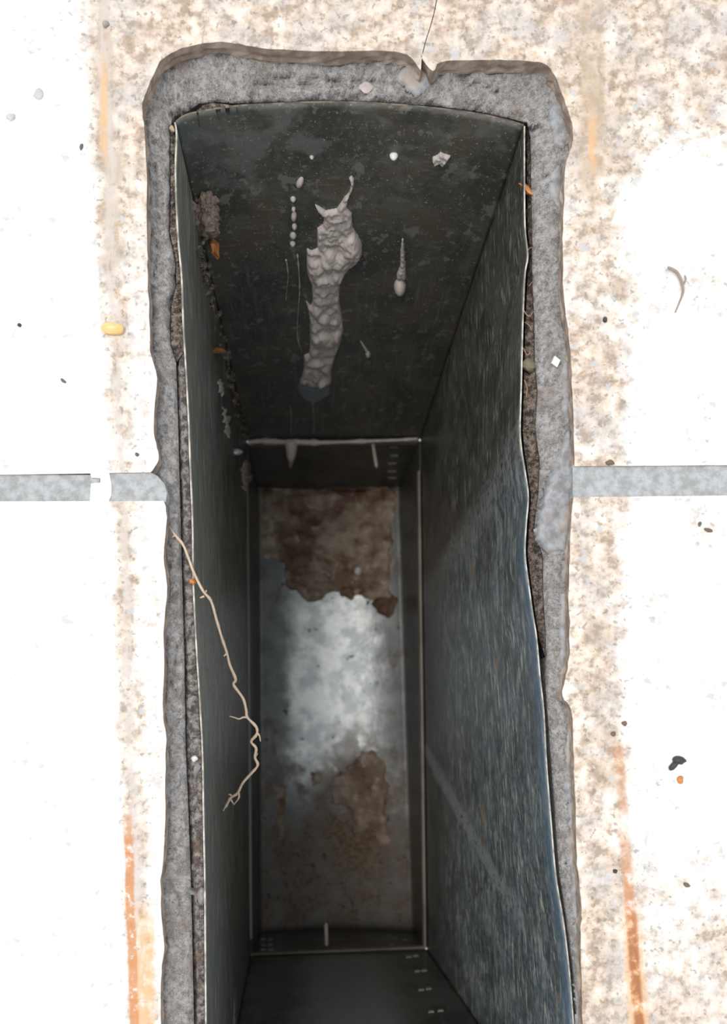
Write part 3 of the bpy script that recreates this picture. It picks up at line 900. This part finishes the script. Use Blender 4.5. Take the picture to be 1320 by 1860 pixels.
# ---- the big mortar run on the far wall
def c7(l): return [(500 + x / 4.043, 300 + y / 4.043) for x, y in l]
big = c7([(560, 72), (577, 95), (577, 145), (558, 190), (535, 240), (522, 310), (562, 350), (566, 450), (590, 490), (620, 540), (636, 590), (636, 650), (600, 710), (540, 760), (500, 810), (470, 870),
          (468, 1000), (490, 1120), (498, 1210), (482, 1290), (440, 1400), (412, 1500), (410, 1600), (340, 1625), (260, 1625), (180, 1590), (190, 1560), (210, 1480), (210, 1390), (250, 1380), (255, 1290), (255, 1150),
          (240, 1060), (222, 985), (262, 1030), (272, 1000), (270, 880), (240, 810), (230, 740), (232, 608), (265, 625), (310, 605), (305, 460), (350, 430), (360, 380), (310, 330), (288, 282), (330, 305), (370, 330),
          (450, 315), (500, 240), (545, 190), (556, 140), (540, 90)])
LUMPS = [(565, 590, 75, 95, .0085), (480, 690, 70, 70, .006), (385, 690, 55, 70, .006), (300, 740, 70, 70, .006), (350, 810, 80, 55, .0075), (450, 800, 60, 50, .006), (410, 640, 45, 45, .004),
         (345, 910, 55, 30, .004), (345, 980, 60, 32, .004), (300, 1060, 40, 40, .004), (360, 1110, 55, 35, .0045), (420, 1150, 45, 35, .003), (300, 1180, 45, 35, .003), (330, 1250, 50, 45, .006), (390, 1265, 50, 45, .006),
         (450, 1240, 40, 45, .005), (290, 1260, 35, 40, .005), (300, 1450, 60, 35, .003), (370, 1480, 40, 30, .003), (300, 1550, 35, 35, .004), (340, 1590, 40, 25, .0045), (450, 380, 60, 25, .0015), (400, 480, 70, 20, .0015), (470, 520, 70, 18, .0015)]
def lump_h(x, y):
    X = (x - 500) * 4.043; Y = (y - 300) * 4.043
    h = 0.0; g_ = 0.0
    for (a, b, ra_, rb_, hh) in LUMPS:
        d = ((X - a) / ra_) ** 2 + ((Y - b) / rb_) ** 2
        if d < 1.6:
            h = max(h, hh * math.sqrt(max(0.0, 1 - d)))
            g_ += hh * (1 - d / 1.6) ** 2
    return h * 0.16 + g_ * 0.30
run = empty('mortar_run', hit(590, 700)[0])
tag(run, 'large lumpy pale mortar run down the middle of the dark far wall', 'mortar')
blob('mortar_body', big, 0.0024, MORTAR, run, cell=1.2, lump=11.0, lumpamp=0.5, soft=7.0, extra=lump_h, edge=0.8)
tip = c7([(175, 1590), (260, 1620), (340, 1622), (405, 1600), (402, 1680), (350, 1715), (290, 1742), (282, 1790), (268, 1790), (255, 1742), (215, 1728), (178, 1688), (158, 1632)])
tag(blob('slurry_tip', tip, 0.0012, FILM, run, cell=1.6, soft=5, lumpamp=0.2, edge=0.6), 'smooth blue-grey slurry at the lower end')

# ---- drops
row = [(544.5, 331, 6, 11, 0.45), (532, 361, 5.5, 4.8, 0), (533, 379, 4, 4, 0), (533.5, 393, 5.0, 9, 0.15), (534.6, 411, 4.8, 6, 0), (532, 427.5, 6.3, 6.2, 0), (531.4, 442, 5.4, 4.6, 0)]
ordn = ['topmost and longest', 'second', 'third', 'fourth', 'fifth', 'sixth', 'lowest']
for (x, y, a, b, an), w_ in zip(row, ordn):
    o = drop('mortar_droplet', x, y, a, b, 0.0016, MORTAR, ang=an)
    tag(o, (w_ + (' mortar droplet' if w_ in ('topmost and longest', 'lowest') else ' mortar droplet from the top') + ' in the vertical row left of the big run'), 'droplet', 'row of mortar droplets')
tag(drop('mortar_droplet', 715, 282, 8, 5.5, 0.0022, WSTONE), 'single white oval droplet high on the far wall', 'droplet')
tag(drop('mortar_droplet', 566, 285, 4.2, 3.2, 0.0012, MORTAR), 'small pale droplet high on the far wall above the droplet row', 'droplet')
def c3(l): return [(650 + x / 2.862, 150 + y / 2.862) for x, y in l]
tag(blob('mortar_splash', c3([(388, 385), (410, 375), (430, 358), (450, 370), (484, 378), (468, 402), (440, 436), (425, 420), (395, 425), (385, 405)]), 0.0016, MORTAR, cell=1.5, soft=4, lump=6),
    'ragged pale mortar splash near the right end of the far wall', 'mortar')
tear = empty('mortar_drip', hit(727, 525)[0])
tag(tear, 'pointed mortar teardrop with a round bulb right of the big run', 'mortar')
blob('drip_tail', c7([(930, 535), (940, 540), (950, 640), (958, 760), (960, 830), (890, 830), (893, 790), (915, 740), (917, 640)]), 0.0022, MORTAR, tear, cell=1.3, soft=6, lump=6, lumpamp=0.3, edge=0.4)
drop('drip_bulb', 726.3, 518, 11.5, 12.5, 0.005, MORTAR, tear)
sm = empty('mortar_drip', hit(668, 648)[0])
tag(sm, 'tiny slanting mortar teardrop low on the far wall', 'mortar')
blob('drip_tail', c7([(618, 1285), (630, 1290), (690, 1372), (668, 1385), (650, 1350)]), 0.0012, MORTAR, sm, cell=1.2, soft=4, edge=0.2)
drop('drip_bulb', 668, 643, 4.8, 6, 0.002, MORTAR, sm, ang=-0.4)
# thin dribbles
for i, pl in enumerate(([(540, 460), (544, 520), (541, 570), (540, 610), (548, 640)], [(519, 470), (523, 500), (519, 545)], [(527, 735), (529, 760), (528, 790)], [(568, 735), (570, 765), (569, 790)])):
    pts = []
    for v in smooth_pts(pl, 8):
        c, n = hit(v.x, v.y); pts.append(c + n * 0.0001)
    rad = [0.00036 * (0.15 + abs(noise.noise(Vector((k * 0.45, i, 0)))) * 2.4) for k in range(len(pts))]
    tag(tube('mortar_dribble', pts, rad, MORTAR, sides=6), ['long thin pale dribble just left of the big run', 'short thin dribble below the droplet row', 'thin pale dribble ending above the mortar tongue on the far lip', 'thin dribble below the blue-grey slurry tip'][i], 'mortar', 'thin mortar dribbles')

# ---- mortar on the far lip and left corner
bead = empty('mortar_bead', P(600, 801, ZL))
tag(bead, 'pale mortar bead along the far lip with a hanging tongue', 'mortar')
bp = [(450, 804), (470, 801), (500, 802), (520, 803), (545, 803), (575, 804), (620, 803), (680, 801), (730, 799), (758, 797)]
pts = path3([(x, y, zl + 0.0005) for x, y in bp], 5)
tube('bead', pts, [0.0022 * (0.6 + 0.9 * abs(noise.noise(Vector((k * 0.35, 0, 2))))) * (1.2 if k < 26 else 0.75) for k in range(len(pts))], MORTAR, bead, 8)
tube('tongue', path3([(528, 803, zl), (529, 818, ZL + 0.002), (528, 834, ZL - 0.004), (527, 850, ZL - 0.02)], 4), [0.0052, 0.0050, 0.0046, 0.0042, 0.0040, 0.0038, 0.0036, 0.0033, 0.0028, 0.0022, 0.0016, 0.0009, 0.0004], MORTAR, bead, 9)
o = blob('mortar_clod', [(442, 838), (450, 836), (455, 846), (453, 858), (456, 868), (452, 878), (446, 895), (440, 880), (438, 860)], 0.0018, MORTAR, cell=1.4, soft=6, lump=5, lumpamp=0.7, edge=5)
tag(o, 'pale mortar clod on the top of the left lip', 'mortar')
for i, (ol, lb) in enumerate((([(404, 738), (410, 742), (414, 760), (418, 780), (416, 800), (411, 790), (406, 765)], 'pale flaky mortar strip in the far left corner'),
                              ([(396, 690), (403, 694), (407, 715), (402, 722), (397, 708)], 'small pale mortar flake above the strip in the far left corner'))):
    tag(blob('mortar_flake', ol, 0.0014, MORTAR, cell=1.4, soft=4, lump=4, lumpamp=0.8, edge=6, seed=i), lb, 'mortar')
tag(rock('pebble', 428, 821, 5, 6, 0.003, WSTONE, seed=2, rough=0.2, smooth=True), 'white pebble low in the far left corner above the lip', 'pebble')

# ---- screws poking through the end walls
def screw(x, y0, y1, label, z):
    e = empty('screw', P(x[0], y0, z)); tag(e, label, 'screw', 'screws through the end walls')
    a = P(x[0], y0, z); b = P(x[1], y1, z)
    tube('shank', [a, a.lerp(b, 0.9), b], [0.0011, 0.0011, 0.0004], STEEL, e, 8)
    K = 9
    for i in range(K):
        c = a.lerp(b, (i + 0.4) / (K + 0.6)); d = (b - a).normalized() * 0.0005
        tube('thread', [c - d, c, c + d], [0.0009, 0.0018, 0.0009], STEEL, e, 8)
screw((593, 592), 1717, 1676, 'thin threaded screw poking out at the middle of the near lip', ZL + 0.001)
screw((677, 684), 806, 850, 'thin threaded screw poking out below the far lip', ZL + 0.0)

# ---- moulded ticks
def tick(px, py, a, parent, b=1.6, ang=0.0):
    c, n, du, dv = frame(px, py)
    ca, sa = math.cos(ang), math.sin(ang)
    V = []
    for z in (-0.0003, 0.0007):
        for (x, y) in ((-a, -b), (a, -b), (a, b), (-a, b)):
            k = 1 if z < 0 else 0.85
            V.append(c + du * (x * ca - y * sa) * k + dv * (x * sa + y * ca) * k + n * z)
    Fc = [(3, 2, 1, 0), (4, 5, 6, 7), (0, 1, 5, 4), (1, 2, 6, 5), (2, 3, 7, 6), (3, 0, 4, 7)]
    mesh_obj('tick', V, Fc, TICK, parent)
TICK = mat('scuffed_moulding', flat((0.23, 0.23, 0.20), 0.5, 0.3, 0.8))
for (x, y) in ((742, 1738), (755, 1736), (758, 1764), (770, 1763), (765, 1798), (778, 1796), (783, 1838), (800, 1836)): tick(x, y, 5.5, wN, 1.6, -0.1)
for (x, y) in ((715, 812), (716, 828), (712, 842), (712, 856), (712, 868)): tick(x, y, 8, cF, 1.4)
for (x, y) in ((478, 1706), (491, 1706), (478, 1716), (491, 1716), (478, 1725), (491, 1725)): tick(x, y, 5, cN, 1.4)
for (x, y) in ((706, 1694), (716, 1698), (735, 1701), (712, 1710)): tick(x, y + 6, 5, cN, 1.4, -0.15)

# ---- mud in the trough
def c8(l): return [(400 + x / 1.86, 760 + y / 1.86) for x, y in l]
def rag2(pl, amp, seed, k=5):
    q = smooth_pts(pl + [pl[0]], k)[:-1]
    return [(p_.x + noise.noise(Vector((p_.x / 11, p_.y / 11, seed))) * amp, p_.y + noise.noise(Vector((p_.x / 11, p_.y / 11, seed + 4))) * amp) for p_ in q]
mud1 = c8([(140, 242), (300, 236), (450, 236), (590, 240), (582, 360), (576, 480), (574, 600), (540, 610), (500, 612), (470, 600), (440, 608), (415, 598), (385, 582), (350, 606), (320, 618), (285, 622), (272, 595), (235, 575), (215, 540), (212, 480), (180, 470), (175, 380), (150, 320)])
tag(blob('mud_deposit', rag2(mud1, 8, 1.0, 4), 0.0035, MUD, cell=3.0, soft=14, lump=22, lumpamp=0.6, seed=1.0), 'sheet of dark brown mud over the far end of the zinc trough', 'mud')
mud2 = c8([(480, 1120), (530, 1130), (560, 1190), (565, 1290), (560, 1350), (575, 1430), (545, 1440), (510, 1370), (480, 1400), (450, 1420), (450, 1360), (410, 1300), (380, 1290), (385, 1220), (420, 1180), (455, 1160)])
tag(blob('mud_deposit', rag2(mud2, 11, 2.0, 4), 0.0018, MUD, cell=3.0, soft=12, lump=18, lumpamp=0.7, seed=2.0), 'brown mud patch on the right of the trough below the bright metal', 'mud')
mud3 = c8([(145, 300), (180, 310), (182, 380), (195, 440), (190, 470), (150, 470), (140, 400)])
tag(blob('silt_crust', rag2(mud3, 4, 3.0, 4), 0.004, TANMUD, cell=2.5, soft=9, lump=12, seed=3.0), 'tan silt crust at the left edge of the far mud', 'silt')
mud4 = c8([(310, 1195), (345, 1190), (340, 1225), (325, 1245), (305, 1225)])
tag(blob('mud_deposit', rag2(mud4, 9, 4.0, 4), 0.001, MUD, cell=2.5, soft=8, lump=12, seed=4.0), 'small brown mud spot left of the larger trough patch', 'mud')
mud5 = c8([(525, 600), (590, 595), (600, 640), (570, 665), (535, 660), (515, 630)])
tag(blob('mud_deposit', rag2(mud5, 9, 5.0, 4), 0.0018, mat('rusty_mud', flat((0.10, 0.045, 0.022), 0.6, 0.4, 0.15)), cell=2.5, soft=9, lump=10, seed=5.0), 'dark rusty mud corner where the far mud meets bright metal on the right', 'mud')
mud6 = c8([(365, 405), (380, 385), (395, 410), (410, 460), (390, 465), (345, 445)])
tag(blob('silt_crust', rag2(mud6, 3, 6.0, 4), 0.0022, TANMUD, cell=2.2, soft=8, lump=9, seed=6.0), 'pale tan silt flake in the middle of the far mud', 'silt')
tag(rock('pebble', 650.5, 1039, 6.5, 8.5, 0.004, WSTONE, seed=3, rough=0.15, smooth=True, lift=0.8), 'white pebble lying on the brown mud in the trough', 'pebble')
mud7 = c8([(195, 1250), (215, 1245), (222, 1290), (215, 1350), (222, 1430), (205, 1440), (195, 1370), (190, 1300)])
tag(blob('mud_deposit', rag2(mud7, 6, 7.0, 4), 0.001, MUD, cell=2.2, soft=6, lump=9, seed=7.0), 'narrow brown mud streak low on the left side of the trough', 'mud')

# ---- dirt clump and chips in the far left corner
CLUMP = mat('crumbly_dirt', flat((0.25, 0.195, 0.15), 0.9, 0.8, 0.5))
cl = empty('dirt_clump', hit(372, 400)[0]); tag(cl, 'crumbly brown dirt clump stuck in the far left corner', 'dirt')
import bmesh
def clods(name, cx_, cy_, rx, ry, cnt, out, parent, seed):
    rnd = random.Random(seed); V_, F_ = [], []
    for i_ in range(cnt):
        a_ = rnd.uniform(0, 6.283); q_ = math.sqrt(rnd.random())
        c_, n_ = hit(cx_ + math.cos(a_) * rx * q_, cy_ + math.sin(a_) * ry * q_)
        r_ = rnd.uniform(0.0010, 0.0030) * (1.15 - 0.5 * q_)
        c_ = c_ + n_ * out * (1 - q_ * q_) * rnd.uniform(0.4, 1.0)
        bm_ = bmesh.new(); bmesh.ops.create_icosphere(bm_, subdivisions=2, radius=1.0)
        b_ = len(V_)
        for v_ in bm_.verts: V_.append(c_ + v_.co * r_ * (1 + 0.6 * noise.noise(v_.co * 2.0 + Vector((i_ * 3.1, 0, 0)))))
        for f_ in bm_.faces: F_.append(tuple(b_ + k_.index for k_ in f_.verts))
        bm_.free()
    return mesh_obj(name, V_, F_, CLUMP, parent)
clods('clod', 371, 376, 21, 27, 90, 0.009, cl, 1)
clods('clod', 368, 402, 12, 16, 40, 0.006, cl, 2)
clods('clod', 384, 392, 9, 18, 30, 0.006, cl, 3)
tag(rock('brick_chip', 385, 426, 9, 8, 0.004, ORANGE, seed=5, rough=0.5, lift=1.6), 'orange brick chip hanging below the dirt clump', 'chip')
tag(rock('brick_chip', 392, 637, 6, 5.5, 0.003, ORANGE, seed=6, rough=0.5), 'small orange chip halfway down the far left corner', 'chip')
tag(rock('brick_chip', 960, 347, 5.5, 8, 0.003, ORANGE, seed=7, rough=0.5), 'tiny orange chip in the gap right of the riser', 'chip')
pts = []
for v in smooth_pts([(368, 405), (365, 425), (359, 442)], 5):
    c, n = hit(v.x, v.y); pts.append(c + n * 0.0022)
tag(tube('grass_stem', pts, [0.0007] * len(pts), mat('dry_stem', flat((0.20, 0.19, 0.13), 0.7))), 'short dry stem below the dirt clump', 'stem')
# crumbs clinging along the corner
cr = []
Vc, Fcc = [], []
import bmesh
for i in range(110):
    t_ = random.random()
    y_ = lerp(440, 800, t_)
    x_ = lerp(360, 444, t_ ** 0.95) + random.uniform(-9, 6)
    c, n = hit(x_, y_)
    r_ = random.uniform(0.0006, 0.0020)
    bm = bmesh.new(); bmesh.ops.create_icosphere(bm, subdivisions=1, radius=1.0)
    b0 = len(Vc)
    for v in bm.verts:
        Vc.append(c + n * r_ * 0.4 + v.co * r_ * (1 + 0.5 * noise.noise(v.co * 2 + Vector((i, 0, 0)))))
    for f in bm.faces: Fcc.append(tuple(b0 + q.index for q in f.verts))
    bm.free()
tag(mesh_obj('dirt_crumbs', Vc, Fcc, SOIL), 'dark dirt crumbs clinging along the far left corner', 'dirt', kind='stuff')
pts = [P(428, 928, ZL + 0.02), P(434, 924, ZL + 0.018), P(440, 922, ZL + 0.014), P(447, 923, ZL + 0.009)]
tag(tube('twig', pts, [0.0006, 0.0013, 0.0013, 0.0005], DARKBIT), 'tiny black twig across the left lip', 'twig')

# ---- the hanging root
rt = empty('root', P(352, 1040, -0.008)); tag(rt, 'thin pale branching root hanging from the left gap into the shaft', 'root')
main = [(306, 955, -.0050), (318, 972, -.0045), (332, 989, -.0045), (342, 1013, -.0050), (352, 1040, -.0058), (369, 1074, -.008), (383, 1091, -.011), (393, 1125, -.016), (403, 1159, -.021), (412, 1186, -.026), (417, 1207, -.029),
        (428, 1234, -.033), (424, 1244, -.034), (441, 1268, -.037), (447, 1290, -.040), (449, 1303, -.041), (465, 1320, -.043), (466, 1334, -.044), (456, 1347, -.046), (465, 1359, -.047), (463, 1376, -.049), (468, 1390, -.050),
        (456, 1405, -.052), (441, 1422, -.054), (431, 1441, -.056), (419, 1449, -.057), (412, 1461, -.058), (405, 1473, -.059)]
pts = path3(main, 4)
tube('main_root', pts, [lerp(0.00048, 0.00062, sstep(0, 0.6, k / len(pts))) * (1 + 0.35 * noise.noise(Vector((k * 0.5, 0, 0)))) * (0.5 if k < 3 or k > len(pts) - 4 else 1) for k in range(len(pts))], ROOT, rt)
for br_ in ([(449, 1303, -.041), (441, 1303, -.0405), (434, 1306, -.040), (425, 1303, -.039), (417, 1301, -.038)], [(466, 1330, -.044), (471, 1336, -.044), (473, 1347, -.045)],
            [(433, 1436, -.056), (434, 1448, -.056), (429, 1456, -.057), (424, 1462, -.058)], [(421, 1446, -.057), (417, 1443, -.057), (415, 1444, -.057)], [(419, 1452, -.057), (424, 1460, -.0575)],
            [(372, 1078, -.009), (375, 1072, -.009)], [(371, 1083, -.0095), (363, 1086, -.0095)], [(411, 1188, -.026), (406, 1192, -.026)], [(463, 1376, -.049), (468, 1368, -.049)], [(318, 972, -.0045), (312, 976, -.0048)]):
    pts = path3(br_, 3)
    tube('side_root', pts, [lerp(0.0005, 0.00022, k / (len(pts) - 1)) for k in range(len(pts))], ROOT, rt, 6)

# ---- rootlets and stones in the right gap
for i, pl in enumerate(([(955, 460), (963, 450), (971, 452)], [(960, 520), (968, 512), (977, 517), (972, 528)], [(953, 585), (961, 592), (965, 600)], [(950, 632), (957, 645), (963, 640)], [(948, 560), (960, 575), (968, 566)], [(952, 690), (957, 705), (955, 722)])):
    q = path3([(x, y, -0.0085 - 0.001 * math.sin(k + i)) for k, (x, y) in enumerate(pl)], 4)
    tag(tube('rootlet', q, [0.00022] * len(q), mat('brown_root', flat((0.30, 0.18, 0.12), 0.7)) if i == 0 else bpy.data.materials['brown_root'], sides=5), ['short brown rootlet level with the bump in the right rim', 'hooked brown rootlet in the right gap below the rim bump', 'hair-thin rootlet crossing the middle of the right gap soil', 'hair-thin rootlet just above the olive stone in the right gap', 'looping rootlet in the right gap above the white diamond chip', 'lowest rootlet, below the olive stone in the right gap'][i], 'rootlet', 'rootlets in the right gap')
stones = [('gravel', 352, 1378, 5.5, 5.5, .0016, WSTONE, 'round white gravel grain in the lower left gap', 'gravel'),
          ('gravel', 358, 1347, 7, 6, .0016, MGREY, 'pale grey gravel grain above the white one in the left gap', 'gravel'),
          ('gravel', 360, 1394, 6, 8, .0016, MGREY, 'pale grey gravel grain below the white one in the left gap', 'gravel'),
          ('gravel', 366, 1625, 8, 15, .0018, MGREY, 'long grey stone low in the left gap against the riser', 'gravel'),
          ('gravel', 348, 1619, 5, 7, .0016, MGREY, 'small pale stone beside the long grey stone in the left gap', 'gravel'),
          ('brick_chip', 349, 1056, 4.5, 7, .0015, ORANGE, 'small orange chip in the left gap just below the root', 'chip'),
          ('gravel', 313, 236, 4.5, 4.5, .001, mat('buff_stone', flat((0.50, 0.38, 0.26), 0.6)), 'buff gravel grain at the far left rim corner', 'gravel'),
          ('gravel', 665, 160, 13, 10, .0008, mat('pinkish_mortar', flat((0.46, 0.405, 0.375), 0.7)), 'pale pinkish lump in the concrete above the far rim', 'gravel'),
          ('gravel', 964, 665, 8, 12, .003, mat('olive_stone', flat((0.20, 0.17, 0.11), 0.7)), 'olive-brown stone in the gap right of the riser', 'gravel')]
for nm, x, y, a, b, c_, m_, l_, k_ in stones:
    tag(rock(nm, x, y, a, b, c_, m_, seed=x * 0.37, rough=0.35), l_, k_)
# white diamond chip on the right concrete
c, n, du, dv = frame(1008, 657)
V = [c + du * x * 1.0 + dv * y + n * z for z in (-0.0005, 0.0012) for x, y in ((-8, 3), (-2, -10), (8, -2), (2, 11))]
tag(mesh_obj('stone_chip', V, [(3, 2, 1, 0), (4, 5, 6, 7), (0, 1, 5, 4), (1, 2, 6, 5), (2, 3, 7, 6), (3, 0, 4, 7)], WSTONE), 'bright white diamond-shaped chip on the right concrete edge', 'chip')

# ---- bits lying on the tiles
tag(rock('pebble', 206, 599, 21, 11, .0018, AMBER, seed=1, rough=0.12, smooth=True, ang=0.12, sub=3), 'smooth amber oval pebble on the left tile', 'pebble')
tw = empty('twig', P(1235, 525, 0)); tag(tw, 'curved grey-brown twig on the right tile', 'twig')
q = path3([(1212, 485, .0008), (1221, 489, .001), (1230, 496, .0012), (1238, 512, .0012), (1240, 530, .0012), (1233, 550, .001), (1226, 567, .0007)], 4)
tube('stem', q, [0.00042 * (0.6 + 0.6 * math.sin(math.pi * min(1, (k + 3) / len(q)))) for k in range(len(q))], mat('grey_twig', flat((0.30, 0.245, 0.21), 0.8)), tw)
q = path3([(1240, 517, .001), (1245, 508, .001), (1243, 500, .001)], 3)
tube('side_twig', q, [0.0003] * (len(q) - 1) + [0.0002], bpy.data.materials['grey_twig'], tw)
bl_ = empty('debris_lump', P(1226, 1387, 0)); tag(bl_, 'black two-lobed debris lump on the right tile', 'debris')
rock('lobe', 1231, 1381, 12, 8, .0018, DARKBIT, bl_, seed=3, rough=0.3, ang=0.2, smooth=True)
rock('lobe', 1222, 1390, 12, 6, .0014, DARKBIT, bl_, seed=6, rough=0.3, ang=-0.9, smooth=True)
bits = [('brick_chip', 1234, 1416, 6, 8, .001, ORANGE, 0, 'orange-brown crumb just below the black debris lump', 'chip'),
        ('seed', 1285, 963, 8, 3.5, .0007, BROWNBIT, 0.35, 'dark slim seed near the right edge below the grout', 'seed'),
        ('seed', 1270, 952, 3, 5, .0006, BROWNBIT, 0.2, 'small brown seed beside the slim dark one below the grout', 'seed'),
        ('seed', 1246, 1607, 7, 4, .0009, BROWNBIT, 0.5, 'brown seed low on the right tile', 'seed'),
        ('crumb', 1098, 582, 4, 5, .0008, DARKBIT, 0, 'dark round crumb on the far right tile near the slot', 'crumb'),
        ('crumb', 1107, 841, 8, 5, .0009, BROWNBIT, 0, 'brown crumb on the edge of the right grout joint', 'crumb'),
        ('crumb', 36, 591, 3.5, 3.5, .0006, DARKBIT, 0, 'dark crumb near the left edge level with the amber pebble', 'crumb'),
        ('crumb', 115, 692, 6, 3, .0005, BROWNBIT, 0.6, 'brown sliver on the left tile below the amber pebble', 'crumb'),
        ('crumb', 148, 267, 3, 6, .0006, BROWNBIT, 0.2, 'brown sliver left of the upper left rust line', 'crumb'),
        ('crumb', 1133, 1314, 5, 4.5, .0008, BROWNBIT, 0, 'grey-brown crumb above the top of the right rust streak', 'crumb'),
        ('crumb', 1113, 1333, 5, 4.5, .0008, BROWNBIT, 0, 'grey-brown crumb left of the top of the right rust streak', 'crumb'),
        ('crumb', 1116, 1582, 4, 4, .0008, DARKBIT, 0, 'dark crumb beside the middle of the right rust streak', 'crumb'),
        ('crumb', 192, 45, 6, 6, .0007, mat('grey_crumb', flat((0.33, 0.29, 0.27), 0.8)), 0, 'grey crumb at the very top of the left stain line', 'crumb'),
        ('crumb', 249, 826, 3.5, 3.5, .0007, BROWNBIT, 0, 'brown crumb just above the left grout joint', 'crumb'),
        ('flake', 70, 172, 9, 10, .0005, mat('grey_flake', flat((0.52, 0.53, 0.54), 0.8)), 0, 'grey flake on the upper left tile', 'flake'),
        ('flake', 20, 213, 9, 7, .0005, bpy.data.materials['grey_flake'], 0, 'blue-grey flake at the upper left edge of the paving', 'flake')]
for nm, x, y, a, b, h_, m_, an, l_, k_ in bits:
    tag(rock(nm, x, y, a, b, h_, m_, seed=x * 0.21, rough=0.35, ang=an, smooth=True), l_, k_)
